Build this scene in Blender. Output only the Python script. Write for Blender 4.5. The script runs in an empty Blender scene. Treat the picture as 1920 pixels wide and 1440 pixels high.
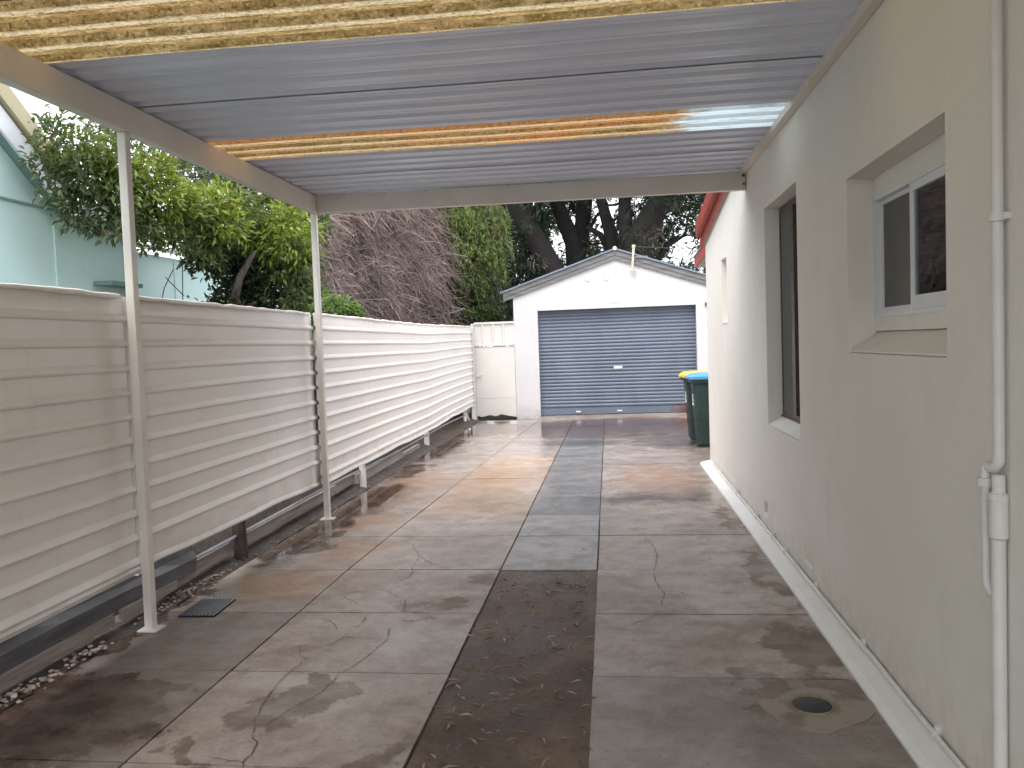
import bpy, math, random
import numpy as np
from mathutils import Vector, Matrix

# ---------------------------------------------------------------- camera, sky, sun, exposure
S = bpy.context.scene
COL = S.collection
F_PX, CAM_H = 1550.0, 1.58
def cam_axes(yaw, pit, rol):
    cy, sy, cp, sp, cr, sr = math.cos(yaw), math.sin(yaw), math.cos(pit), math.sin(pit), math.cos(rol), math.sin(rol)
    fwd = np.array([-sy*cp, cy*cp, -sp]); right = np.array([cy, sy, 0.0]); down = np.cross(fwd, right)
    return cr*right + sr*down, -sr*right + cr*down, fwd
AX_R, AX_D, AX_F = cam_axes(*[math.radians(a) for a in (6.99, 2.72, 1.99)])
CAM = np.array([0.0, 0.0, CAM_H])
cam_data = bpy.data.cameras.new('camera'); cam = bpy.data.objects.new('camera', cam_data); COL.objects.link(cam)
cam_data.sensor_width = 36.0; cam_data.lens = F_PX/1920*36.0; cam_data.clip_start = 0.05; cam_data.clip_end = 2000
M = Matrix.Identity(4)
for i in range(3):
    M[i][0] = AX_R[i]; M[i][1] = -AX_D[i]; M[i][2] = -AX_F[i]; M[i][3] = CAM[i]
cam.matrix_world = M
S.camera = cam

SUN_EL, SUN_AZ = math.radians(58), math.radians(200)
w = bpy.data.worlds.new('World'); S.world = w; w.use_nodes = True
wn, wl = w.node_tree.nodes, w.node_tree.links
bg = wn['Background']
sky = wn.new('ShaderNodeTexSky'); sky.sky_type = 'NISHITA'; sky.sun_disc = False
sky.sun_elevation = SUN_EL; sky.sun_rotation = SUN_AZ; sky.dust_density = 6.0; sky.ozone_density = 1.0; sky.air_density = 1.0
# an even layer of overcast cloud in front of the clear sky
bw = wn.new('ShaderNodeRGBToBW'); wl.new(sky.outputs[0], bw.inputs[0])
tcw = wn.new('ShaderNodeTexCoord'); nzw = wn.new('ShaderNodeTexNoise'); nzw.inputs['Scale'].default_value = 2.2; nzw.inputs['Detail'].default_value = 5
wl.new(tcw.outputs['Generated'], nzw.inputs['Vector'])
mrw = wn.new('ShaderNodeMapRange'); mrw.inputs[1].default_value = .3; mrw.inputs[2].default_value = .7; mrw.inputs[3].default_value = 7.0; mrw.inputs[4].default_value = 9.0
wl.new(nzw.outputs['Fac'], mrw.inputs[0])
mulw = wn.new('ShaderNodeVectorMath'); mulw.operation = 'SCALE'; mulw.inputs[0].default_value = (.965, .985, 1.045)
wl.new(mrw.outputs[0], mulw.inputs['Scale'])
mixw = wn.new('ShaderNodeMix'); mixw.data_type = 'RGBA'; mixw.inputs[0].default_value = .8
wl.new(sky.outputs[0], mixw.inputs[6]); wl.new(mulw.outputs[0], mixw.inputs[7]); wl.new(mixw.outputs[2], bg.inputs['Color'])
bg.inputs['Strength'].default_value = 0.15
sl = bpy.data.lights.new('sun', 'SUN'); sl.energy = 0.7; sl.angle = math.radians(35); sl.color = (1.0, .97, .93)
sun = bpy.data.objects.new('sun', sl); COL.objects.link(sun)
sdir = Vector((math.sin(SUN_AZ)*math.cos(SUN_EL), math.cos(SUN_AZ)*math.cos(SUN_EL), math.sin(SUN_EL)))
sun.rotation_euler = sdir.to_track_quat('Z', 'Y').to_euler(); sun.location = (0, -5, 30)
S.view_settings.view_transform = 'Standard'; S.view_settings.look = 'None'; S.view_settings.gamma = 1.0
S.view_settings.use_curve_mapping = False; S.view_settings.exposure = 1.28
S.render.engine = 'CYCLES'
S.cycles.max_bounces = 6; S.cycles.diffuse_bounces = 4; S.cycles.glossy_bounces = 3; S.cycles.transmission_bounces = 4
S.cycles.transparent_max_bounces = 8; S.cycles.sample_clamp_indirect = 8
S.cycles.use_denoising = True; S.cycles.use_adaptive_sampling = True; S.cycles.adaptive_threshold = .02

rng = np.random.default_rng(7); random.seed(7)

# ---------------------------------------------------------------- pixel helpers (a pixel is a direction; depth from what it touches)
def ray(px, py): return AX_R*((px-960)/F_PX) + AX_D*((py-720)/F_PX) + AX_F
def on(px, py, ax, val):
    d = ray(px, py); return CAM + d*((val-CAM[ax])/d[ax])
def gnd(px, py, z=0.0): return on(px, py, 2, z)

# ---------------------------------------------------------------- object helpers
ORG = {}
class MB:
    def __init__(s): s.v = []; s.f = []
    def add(s, vs, fs):
        b = len(s.v); s.v += [tuple(map(float, p)) for p in vs]; s.f += [tuple(b+i for i in f) for f in fs]; return s
    def box(s, x0, x1, y0, y1, z0, z1):
        return s.hexa([(x0,y0,z0),(x1,y0,z0),(x1,y1,z0),(x0,y1,z0),(x0,y0,z1),(x1,y0,z1),(x1,y1,z1),(x0,y1,z1)])
    def hexa(s, p): return s.add(p, [(3,2,1,0),(4,5,6,7),(0,1,5,4),(1,2,6,5),(2,3,7,6),(3,0,4,7)])
    def tube(s, pts, rad, n=8, cap=True):
        pts = [np.array(p, float) for p in pts]; m = len(pts)
        if not hasattr(rad, '__len__'): rad = [rad]*m
        ref = None; vs = []; fs = []
        for i in range(m):
            t = pts[min(i+1, m-1)]-pts[max(i-1, 0)]; t = t/(np.linalg.norm(t)+1e-9)
            if ref is None:
                ref = np.array([0, 0, 1.]) if abs(t[2]) < .9 else np.array([1., 0, 0])
            a = ref - t*(ref@t); a /= (np.linalg.norm(a)+1e-9); b = np.cross(t, a); ref = a
            for k in range(n):
                an = 2*math.pi*k/n; vs.append(pts[i]+rad[i]*(math.cos(an)*a+math.sin(an)*b))
        for i in range(m-1):
            for k in range(n): fs.append((i*n+k, i*n+(k+1) % n, (i+1)*n+(k+1) % n, (i+1)*n+k))
        if cap: fs += [tuple(range(n-1, -1, -1)), tuple((m-1)*n+k for k in range(n))]
        return s.add(vs, fs)
    def lathe(s, c, prof, n=24):
        vs = []; fs = []
        for r, z in prof:
            for k in range(n): vs.append((c[0]+r*math.cos(2*math.pi*k/n), c[1]+r*math.sin(2*math.pi*k/n), c[2]+z))
        for i in range(len(prof)-1):
            for k in range(n): fs.append((i*n+k, i*n+(k+1) % n, (i+1)*n+(k+1) % n, (i+1)*n+k))
        fs.append(tuple((len(prof)-1)*n+k for k in range(n)))
        return s.add(vs, fs)
    def extr(s, prof, axis, a0, a1):
        # closed 2D profile extruded along axis; profile coords are the other two axes in order
        def P(u, v, a): return {'x': (a, u, v), 'y': (u, a, v), 'z': (u, v, a)}[axis]
        n = len(prof); vs = [P(u, v, a0) for u, v in prof]+[P(u, v, a1) for u, v in prof]
        return s.add(vs, [tuple(range(n)), tuple(range(2*n-1, n-1, -1))]+[(i, n+i, n+(i+1) % n, (i+1) % n) for i in range(n)])

def tag(o, label=None, cat=None, group=None, kind=None):
    if label: o['label'] = label
    if cat: o['category'] = cat
    if group: o['group'] = group
    if kind: o['kind'] = kind
    return o
def thing(name, loc, label, cat, group=None):
    o = bpy.data.objects.new(name, None); o.empty_display_size = .2; COL.objects.link(o); o.location = loc
    ORG[o.name] = np.array(loc, float); return tag(o, label, cat, group)
def build(name, mb, m, parent=None, smooth=False, bevel=0, base=False, **kw):
    v = np.array(mb.v); lo, hi = v.min(0), v.max(0)
    c = (lo+hi)/2
    if parent is None or base: c[2] = lo[2]
    me = bpy.data.meshes.new(name); me.from_pydata([tuple(p) for p in v-c], [], mb.f); me.update()
    import bmesh
    b = bmesh.new(); b.from_mesh(me); bmesh.ops.recalc_face_normals(b, faces=b.faces); b.to_mesh(me); b.free()
    o = bpy.data.objects.new(name, me); COL.objects.link(o)
    if m is not None: me.materials.append(m)
    if smooth:
        for p in me.polygons: p.use_smooth = True
        if smooth != 'all':
            try:
                me.set_sharp_from_angle(angle=math.radians(35))
            except Exception: pass
    if bevel:
        bm_ = o.modifiers.new('bevel', 'BEVEL'); bm_.width = bevel; bm_.segments = 2; bm_.limit_method = 'ANGLE'
    ORG[o.name] = c
    if parent is not None:
        o.parent = parent; o.location = c-ORG[parent.name]
    else: o.location = c
    return tag(o, **kw)
def dup(o, parent=None, dloc=(0, 0, 0)):
    c = o.copy(); COL.objects.link(c); c.parent = parent or o.parent; c.location = Vector(o.location)+Vector(dloc)
    ORG[c.name] = ORG[o.name]+np.array(dloc); return c

def leaf_mesh(name, P, D, Nn, L, W, tint, m, parent=None, fold=.25, **kw):
    """many leaf blades: base P, direction D, face normal Nn, length L, width W, tint (n,3)"""
    n = len(P); D = D/np.linalg.norm(D, axis=1, keepdims=True)
    Sd = np.cross(D, Nn); Sd /= (np.linalg.norm(Sd, axis=1, keepdims=True)+1e-9); U = np.cross(Sd, D)
    L = np.broadcast_to(L, (n,))[:, None]; W = np.broadcast_to(W, (n,))[:, None]
    mid = P+D*L*.45
    v = np.stack([P, mid+Sd*W*.5+U*W*fold, P+D*L-U*L*.12, mid-Sd*W*.5+U*W*fold], 1).reshape(-1, 3)
    c = (v.min(0)+v.max(0))/2
    if parent is None: c[2] = v[:, 2].min()
    me = bpy.data.meshes.new(name); me.vertices.add(4*n); me.vertices.foreach_set('co', (v-c).astype(np.float32).ravel())
    me.loops.add(6*n); me.polygons.add(2*n)
    b = np.arange(n)[:, None]*4
    me.loops.foreach_set('vertex_index', np.concatenate([b+[0], b+[1], b+[2], b+[0], b+[2], b+[3]], 1).astype(np.int32).ravel())
    me.polygons.foreach_set('loop_start', np.arange(0, 6*n, 3, dtype=np.int32))
    me.update(calc_edges=True)
    at = me.attributes.new('tint', 'FLOAT_COLOR', 'POINT')
    at.data.foreach_set('color', np.concatenate([np.repeat(tint, 4, 0), np.ones((4*n, 1))], 1).astype(np.float32).ravel())
    me.materials.append(m)
    o = bpy.data.objects.new(name, me); COL.objects.link(o); ORG[o.name] = c
    if parent is not None: o.parent = parent; o.location = c-ORG[parent.name]
    else: o.location = c
    return tag(o, **kw)

# ---------------------------------------------------------------- materials
class NT:
    def __init__(s, name):
        s.m = bpy.data.materials.new(name); s.m.use_nodes = True; s.t = s.m.node_tree; s.n = s.t.nodes; s.l = s.t.links
        s.bsdf = s.n['Principled BSDF']; s.out = s.n['Material Output']
    def node(s, t, **kw):
        n = s.n.new(t)
        for k, v in kw.items(): setattr(n, k, v)
        return n
    def put(s, sock, v):
        if hasattr(v, 'is_linked') or isinstance(v, bpy.types.NodeSocket): s.l.new(v, sock)
        else: sock.default_value = v
    def pos(s):
        if not hasattr(s, '_p'): s._p = s.node('ShaderNodeNewGeometry').outputs['Position']
        return s._p
    def noise(s, scale, detail=4, rough=.55, vec=None, dist=0, stretch=None):
        v = vec or s.pos()
        if stretch: v = s.vm('MULTIPLY', v, stretch)
        n = s.node('ShaderNodeTexNoise'); n.inputs['Scale'].default_value = scale; n.inputs['Detail'].default_value = detail
        n.inputs['Roughness'].default_value = rough; n.inputs['Distortion'].default_value = dist; s.l.new(v, n.inputs['Vector']); return n.outputs['Fac']
    def vm(s, op, a, b=None):
        n = s.node('ShaderNodeVectorMath', operation=op); s.put(n.inputs[0], a)
        if b is not None: s.put(n.inputs[1], b)
        return n.outputs['Value'] if op in ('LENGTH', 'DISTANCE') else n.outputs['Vector']
    def ma(s, op, a, b=0.0, c=None, clamp=False):
        n = s.node('ShaderNodeMath', operation=op, use_clamp=clamp); s.put(n.inputs[0], a); s.put(n.inputs[1], b)
        if c is not None: s.put(n.inputs[2], c)
        return n.outputs[0]
    def mr(s, v, a, b, c=0.0, d=1.0, smooth=True):
        n = s.node('ShaderNodeMapRange', interpolation_type='SMOOTHSTEP' if smooth else 'LINEAR'); s.put(n.inputs[0], v)
        for i, x in enumerate((a, b, c, d)): s.put(n.inputs[i+1], x)
        return n.outputs[0]
    def mix(s, f, a, b, blend='MIX'):
        n = s.node('ShaderNodeMix', data_type='RGBA', blend_type=blend); s.put(n.inputs[0], f)
        for i, x in ((6, a), (7, b)):
            if isinstance(x, tuple) and len(x) == 3: x = (*x, 1)
            s.put(n.inputs[i], x)
        return n.outputs[2]
    def bump(s, h, strength=.3, dist=.01):
        n = s.node('ShaderNodeBump'); n.inputs['Strength'].default_value = strength; n.inputs['Distance'].default_value = dist
        s.l.new(h, n.inputs['Height']); s.l.new(n.outputs[0], s.bsdf.inputs['Normal'])
    def set(s, **kw):
        for k, v in kw.items():
            if isinstance(v, tuple) and len(v) == 3: v = (*v, 1)
            s.put(s.bsdf.inputs[k.replace('_', ' ')], v)
        return s.m

def paint(name, c, rough=.5, var=.05, scale=1.5, bump=.0, bscale=60, dirt=None, dirt_amt=.3, spec=.4, stretch=None, metallic=0.0):
    t = NT(name); n1 = t.noise(scale, 5, .6, stretch=stretch)
    lo = tuple(x*(1-var) for x in c); hi = tuple(min(1, x*(1+var)) for x in c)
    col = t.mix(t.mr(n1, .3, .7), lo, hi)
    if dirt:
        n2 = t.noise(scale*4, 6, .7, stretch=stretch); col = t.mix(t.mr(n2, .55, .75, 0, dirt_amt), col, dirt)
    t.set(Base_Color=col, Roughness=t.mr(t.noise(scale*3, 3), .3, .7, rough-.06, rough+.08), Metallic=metallic)
    t.bsdf.inputs['Specular IOR Level'].default_value = spec
    if bump: t.bump(t.noise(bscale, 4, .6), bump, .004)
    return t.m

t = NT('cream render paint'); n1 = t.noise(.7, 5, .6); n2 = t.noise(3.2, 6, .65); n3 = t.noise(85, 4, .6); n4 = t.noise(14, 5, .6, stretch=(1, 1, .7)); n5 = t.noise(2.6, 6, .6, stretch=(1, 2.2, .16))
sp = t.node('ShaderNodeSeparateXYZ'); t.l.new(t.pos(), sp.inputs[0])
c = t.mix(t.mr(n1, .3, .7), (.755, .725, .665), (.80, .775, .72)); c = t.mix(t.mr(n2, .5, .72, 0, .28), c, (.70, .665, .60)); c = t.mix(t.mr(n5, .56, .74, 0, .22), c, (.60, .565, .50))
c = t.mix(t.ma('MULTIPLY', t.mr(t.ma('ADD', sp.outputs[2], t.ma('MULTIPLY', n2, .35)), .18, .55, 1, 0), t.mr(n4, .35, .65, .15, .5)), c, (.50, .43, .35))
t.set(Base_Color=c, Roughness=t.mr(n2, .3, .7, .55, .72)); t.bsdf.inputs['Specular IOR Level'].default_value = .35
t.bump(t.ma('ADD', t.ma('MULTIPLY', n3, .35), t.ma('ADD', n4, t.ma('MULTIPLY', n2, 1.2))), .55, .006); M_wall = t.m
M_plinth = paint('white plinth paint', (.76, .75, .72), .5, .04, 2, .3, 60, dirt=(.45, .40, .34), dirt_amt=.25)
t = NT('white masonry paint'); n1 = t.noise(1.2, 5, .6); n2 = t.noise(5, 6, .65); n5 = t.noise(3, 6, .6, stretch=(2.0, 1, .16)); sp = t.node('ShaderNodeSeparateXYZ'); t.l.new(t.pos(), sp.inputs[0])
c = t.mix(t.mr(n1, .3, .7), (.585, .58, .59), (.625, .62, .63)); c = t.mix(t.mr(n5, .54, .72, 0, .3), c, (.48, .46, .44)); c = t.mix(t.mr(n2, .58, .72, 0, .25), c, (.50, .48, .45))
c = t.mix(t.ma('MULTIPLY', t.mr(t.ma('ADD', sp.outputs[2], t.ma('MULTIPLY', n2, .4)), .2, .6, 1, 0), t.mr(n2, .35, .65, .1, .7)), c, (.30, .25, .21))
t.set(Base_Color=c, Roughness=.6); t.bump(t.ma('ADD', t.noise(45, 4, .6), t.ma('MULTIPLY', n2, 2.0)), .5, .006); M_gwall = t.m
M_beam = paint('beige beam enamel', (.70, .645, .575), .42, .06, 2, dirt=(.55, .48, .41), dirt_amt=.3)
M_post = paint('off white post enamel', (.76, .725, .675), .4, .05, 3, dirt=(.5, .44, .37), dirt_amt=.25)
t = NT('cream fence enamel'); n1 = t.noise(.9, 5, .6, stretch=(1, .5, 2)); n2 = t.noise(6, 6, .65, stretch=(1, .6, 1.6)); n5 = t.noise(5, 6, .6, stretch=(1, 2.2, .14)); sp = t.node('ShaderNodeSeparateXYZ'); t.l.new(t.pos(), sp.inputs[0])
c = t.mix(t.mr(n1, .3, .7), (.81, .775, .725), (.86, .83, .785)); c = t.mix(t.mr(n2, .54, .74, 0, .3), c, (.70, .65, .58)); c = t.mix(t.mr(n5, .56, .72, 0, .22), c, (.62, .56, .49))
c = t.mix(t.ma('MULTIPLY', t.mr(sp.outputs[2], .33, .62, 1, 0), t.mr(n2, .38, .68, .0, .28)), c, (.50, .43, .36))
t.set(Base_Color=c, Roughness=t.mr(n2, .3, .7, .34, .5)); t.bump(t.noise(3, 3, .5), .25, .02); M_fence = t.m
M_gate = paint('cream gate enamel', (.66, .64, .60), .5, .03, 2, dirt=(.55, .5, .44), dirt_amt=.12)
M_pipe = paint('pale pipe paint', (.70, .685, .65), .4, .04, 6)
M_alu = paint('white anodised aluminium', (.70, .72, .76), .35, .04, 6)
M_bronze = paint('brown anodised aluminium', (.07, .048, .038), .35, .2, 8)
M_red = paint('red oxide timber paint', (.32, .045, .033), .45, .15, 5, dirt=(.22, .04, .03), dirt_amt=.3)
M_soffit = paint('grey eave lining', (.42, .38, .35), .7, .1, 4)
M_mint = paint('mint weatherboard paint', (.62, .83, .80), .6, .05, 1.0, .2, 30, dirt=(.35, .5, .48), dirt_amt=.15)
M_mintd = paint('green trim and eave shade', (.22, .34, .30), .6, .1, 2)
M_white = paint('white gloss trim', (.78, .79, .82), .4, .03, 3)
M_creamy = paint('dull yellow roof edge', (.48, .43, .27), .6, .08, 3)
M_galv = paint('weathered galvanised steel', (.30, .31, .34), .42, .25, 4, dirt=(.16, .14, .15), dirt_amt=.6, metallic=.4, stretch=(1, .4, 3))
M_galvd = paint('dirty dark galvanised sheet', (.13, .13, .145), .4, .45, 3, dirt=(.05, .042, .045), dirt_amt=.8, metallic=.3, stretch=(1, .5, 3))
M_groof = paint('grey blue roof edge metal', (.20, .25, .31), .4, .1, 3, metallic=.3)
M_barge = paint('weathered grey timber', (.185, .185, .18), .75, .25, 6, .4, 50, dirt=(.16, .15, .14), dirt_amt=.5, stretch=(.3, 1, 3))
M_plank = paint('weathered pale timber', (.30, .265, .235), .8, .3, 5, .5, 40, dirt=(.10, .085, .075), dirt_amt=.7, stretch=(1, .25, 4))
M_stump = paint('dark wet timber', (.055, .038, .034), .5, .4, 9, .6, 40)
M_dark = paint('dark void', (.012, .012, .013), .9, .1, 2)
M_rust = paint('rusty white pole', (.62, .56, .47), .6, .2, 20, dirt=(.35, .17, .06), dirt_amt=.8)
M_yellow = paint('yellow lid plastic', (.78, .56, .04), .4, .08, 6)
M_blue = paint('blue lid plastic', (.10, .36, .74), .4, .08, 6)
M_bin = paint('dark green bin plastic', (.022, .045, .043), .45, .25, 5, dirt=(.08, .08, .07), dirt_amt=.25)
M_rubber = paint('black rubber', (.02, .02, .02), .7, .1, 5)
M_iron = paint('cast iron drain', (.018, .022, .028), .5, .4, 30)
M_sticker = paint('white vinyl', (.75, .75, .75), .5, .03, 4)
M_curtain = paint('pale curtain', (.88, .88, .88), .9, .06, 3)
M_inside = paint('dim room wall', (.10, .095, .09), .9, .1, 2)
M_pebble = paint('dull pebble', (.30, .245, .20), .7, .4, 14, dirt=(.10, .075, .055), dirt_amt=.7)
M_wire = paint('service wire', (.05, .05, .055), .6, .1, 4)

t = NT('ribbed roof underside'); nz = t.noise(1.2, 4, stretch=(.25, 2, 1))
t.set(Base_Color=t.mix(t.mr(nz, .3, .7), (.63, .665, .79), (.71, .74, .86)), Roughness=t.mr(t.noise(3, 4, stretch=(.3, 3, 1)), .3, .7, .28, .46), Metallic=.15); M_metal = t.m

# dirty fibreglass sheet: daylight soaks through the grime
t = NT('lichen covered fibreglass'); p = t.pos()
streak = t.noise(3.2, 10, .85, stretch=(1.6, 8, 1)); fine = t.noise(46, 8, .85, stretch=(1, 1.8, 1)); big = t.noise(.9, 3, stretch=(1, 5, 1))
sep = t.node('ShaderNodeSeparateXYZ'); t.l.new(p, sep.inputs[0])
col = t.mix(t.mr(streak, .36, .62), (.36, .28, .14), (.64, .54, .36))
col = t.mix(t.ma('MULTIPLY', t.mr(big, .42, .62, .1, .85), t.mr(sep.outputs[1], 4.9, 5.1, .12, 1)), col, (.62, .39, .21))
# grime collects in the valleys
ph = t.ma('FRACT', t.ma('DIVIDE', t.ma('ADD', sep.outputs[1], 10.0), .19))
col = t.mix(t.mr(t.ma('ABSOLUTE', t.ma('SUBTRACT', ph, .74)), .05, .16, .7, 0), col, (.68, .65, .56))
col = t.mix(t.mr(fine, .50, .60, 0, .8), col, (.20, .145, .065))
col = t.mix(t.mr(t.noise(75, 5, .8), .54, .66, 0, .75), col, (.80, .76, .66))
clean = t.ma('MULTIPLY', t.mr(t.ma('ADD', sep.outputs[0], t.ma('MULTIPLY', t.ma('SUBTRACT', streak, .5), 1.2)), .42, .58), t.mr(sep.outputs[1], 5.2, 5.3))
cc = t.mix(t.mr(t.noise(7, 6, .7, stretch=(1, 6, 1)), .5, .68, 0, .6), (.66, .71, .73), (.33, .36, .34))
col = t.mix(clean, col, cc)
tr = t.node('ShaderNodeBsdfTranslucent'); t.l.new(col, tr.inputs[0])
t.set(Base_Color=t.mix(.35, col, (.1, .07, .03)), Roughness=.5)
mx = t.node('ShaderNodeMixShader'); mx.inputs[0].default_value = .82; t.l.new(t.bsdf.outputs[0], mx.inputs[1]); t.l.new(tr.outputs[0], mx.inputs[2]); t.l.new(mx.outputs[0], t.out.inputs[0]); M_fibre = t.m

# window glass
t = NT('window glass'); gl = t.node('ShaderNodeBsdfGlossy'); gl.inputs['Roughness'].default_value = .03; gl.inputs['Color'].default_value = (.9, .95, 1, 1)
tp = t.node('ShaderNodeBsdfTransparent'); tp.inputs[0].default_value = (.94, .96, .95, 1); fr = t.node('ShaderNodeFresnel'); fr.inputs[0].default_value = 1.5
mx = t.node('ShaderNodeMixShader'); t.l.new(t.ma('ADD', fr.outputs[0], .03), mx.inputs[0]); t.l.new(tp.outputs[0], mx.inputs[1]); t.l.new(gl.outputs[0], mx.inputs[2]); t.l.new(mx.outputs[0], t.out.inputs[0]); M_glass = t.m
t = NT('fly screen glass'); t.set(Base_Color=t.mix(t.mr(t.noise(2, 4), .3, .7), (.075, .07, .066), (.115, .105, .098)), Roughness=.35); t.bsdf.inputs['Specular IOR Level'].default_value = .35; M_screen = t.m

# roller door
t = NT('blue grey roller steel'); nz = t.noise(1.5, 5, .6, stretch=(1, 1, .6))
c = t.mix(t.mr(nz, .3, .7), (.112, .142, .190), (.148, .182, .235)); sp = t.node('ShaderNodeSeparateXYZ'); t.l.new(t.pos(), sp.inputs[0])
c = t.mix(t.mr(t.noise(9, 6, .7), .6, .75, 0, .35), c, (.30, .33, .37))
rust = t.ma('MULTIPLY', t.mr(sp.outputs[2], .12, .30, 1, 0), t.mr(t.ma('ADD', sp.outputs[0], t.noise(4, 4)), 1.6, 2.0))
c = t.mix(rust, c, (.16, .06, .04)); t.set(Base_Color=c, Roughness=.42, Metallic=.1); M_roller = t.m

# ---- concrete: base mottling, per-slab tint (object colour), stains, wet patches, puddles
def blobs(t, lst, warp):
    acc = None
    p = t.vm('ADD', t.pos(), warp)
    for x, y, rx, ry, soft in lst:
        d = t.vm('LENGTH', t.vm('MULTIPLY', t.vm('SUBTRACT', p, (x, y, 0)), (1/rx, 1/ry, 0)))
        v = t.mr(d, 1-soft, 1+soft*.3, 1, 0)
        acc = v if acc is None else t.ma('MAXIMUM', acc, v)
    return acc
t = NT('weathered damp concrete')
oi = t.node('ShaderNodeObjectInfo')
n1 = t.noise(1.1, 6, .62); n2 = t.noise(4.5, 7, .66); n3 = t.noise(38, 4, .6); n4 = t.noise(1.7, 5, .6, vec=t.vm('ADD', t.pos(), (7, 3, 1)))
wn_ = t.node('ShaderNodeTexNoise'); wn_.inputs['Scale'].default_value = 2.6; wn_.inputs['Detail'].default_value = 6; wn_.inputs['Roughness'].default_value = .62; t.l.new(t.pos(), wn_.inputs['Vector'])
warp = t.vm('MULTIPLY', t.vm('SUBTRACT', wn_.outputs['Color'], (.5, .5, .5)), (.95, .95, 0))
col = t.mix(t.mr(n1, .32, .68), (.315, .262, .228), (.43, .366, .322))
col = t.mix(t.mr(n2, .42, .64, 0, .55), col, (.205, .150, .112))
n6 = t.noise(11, 8, .72); col = t.mix(t.mr(n6, .50, .68, 0, .5), col, (.19, .145, .115)); col = t.mix(t.mr(n6, .34, .44, .3, 0), col, (.52, .46, .41))
col = t.mix(t.mr(n4, .55, .72, 0, .5), col, (.50, .465, .435))
col = t.mix(t.mr(n3, .5, .75, 0, .28), col, (.12, .10, .09))
col = t.mix(1.0, col, oi.outputs['Color'], 'MULTIPLY')
# leaf-tannin stain: brown, with ragged edges
tan = blobs(t, [(-1.52, 3.48, .20, .22, .25), (-1.40, 3.66, .16, .06, .3), (-1.72, 3.02, .10, .07, .3), (-1.15, 4.88, .16, .10, .35), (-.93, 5.45, .16, .18, .4), (.90, 4.25, .17, .42, .3), (.95, 3.7, .14, .2, .3),
                (1.0, 5.6, .08, 1.1, .5), (1.0, 7.4, .07, .7, .4), (-1.22, 4.62, .10, .05, .3), (-.98, 3.05, .12, .16, .5), (.62, 3.70, .10, .22, .3), (-1.0, 2.6, .5, .22, .5), (.35, 2.3, .4, .3, .5)], warp)
col = t.mix(t.ma('MULTIPLY', tan, t.mr(n2, .3, .6, .45, .85)), col, (.125, .080, .048))
rustz = blobs(t, [(-2.3, 9.2, .5, 1.4, .6), (-1.4, 9.6, .55, 1.9, .6), (-2.3, 5.35, .42, .5, .6), (-2.1, 6.3, .32, .5, .6), (.45, 9.5, .5, 1.6, .6), (-2.25, 7.4, .3, .45, .5), (0, 15.5, 1.6, 1.9, .5)], warp)
col = t.mix(t.ma('MULTIPLY', rustz, t.mr(n2, .3, .65, .35, .8)), col, (.34, .19, .10))
col = t.mix(t.ma('MULTIPLY', blobs(t, [(.2, 15.6, 2.0, 1.7, .5)], warp), .75), col, (.16, .085, .06))
wet = blobs(t, [(-2.60, 3.30, .60, .48, .25), (-2.35, 3.62, .42, .17, .3), (-2.1, 3.2, .2, .12, .4), (-2.75, 2.5, .5, .7, .3), (-2.64, 6.75, .32, 1.05, .25), (-2.55, 8.4, .42, 1.0, .25), (-2.7, 10.4, .3, .7, .25), (-2.75, 12.6, .42, 1.5, .25), (-2.6, 15.4, .8, 1.6, .25),
                (0.1, 15.2, 2.6, 1.9, .3), (.9, 13.2, .7, 1.3, .4), (-.5, 13.0, .9, .5, .7), (.3, 8.3, .9, .3, .9), (-2.85, 4.5, .16, 1.2, .3)], warp)
col = t.mix(t.ma('MULTIPLY', wet, t.mr(n2, .3, .62, .55, .95)), col, t.mix(1.0, col, (.34, .265, .21), 'MULTIPLY'))
pud = blobs(t, [(-2.66, 6.9, .24, .9, .12), (-2.60, 8.5, .28, .75, .12), (-2.8, 12.7, .3, .9, .12), (-2.75, 15.3, .55, 1.1, .12), (-1.7, 15.9, .7, .5, .15), (-2.7, 3.3, .3, .2, .12)], t.vm('MULTIPLY', warp, (.7, .7, 0)))
sheen = t.mr(t.noise(1.3, 5, .6, vec=t.vm('ADD', t.pos(), (2, 9, 4))), .38, .62, .62, .30)
yy = t.node('ShaderNodeSeparateXYZ'); t.l.new(t.pos(), yy.inputs[0])
far = t.mr(yy.outputs[1], 7.2, 9.0)                       # beyond the roof the slabs are rained on
sheen = t.ma('MULTIPLY', sheen, t.mr(far, 0, 1, 1, .42))
rough = t.ma('MULTIPLY', sheen, t.mr(wet, 0, 1, 1, .42)); rough = t.ma('ADD', t.ma('MULTIPLY', rough, t.mr(pud, 0, 1, 1, 0)), t.ma('MULTIPLY', pud, .035))
t.set(Base_Color=col, Roughness=rough); t.bsdf.inputs['Specular IOR Level'].default_value = .5
bp = t.node('ShaderNodeBump'); bp.inputs['Distance'].default_value = .006; t.l.new(t.ma('ADD', n3, t.ma('MULTIPLY', n2, 1.5)), bp.inputs['Height'])
t.l.new(t.mr(t.ma('MAXIMUM', pud, t.ma('MULTIPLY', wet, .75)), 0, 1, .55, .0), bp.inputs['Strength']); t.l.new(bp.outputs[0], t.bsdf.inputs['Normal']); M_conc = t.m

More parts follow.
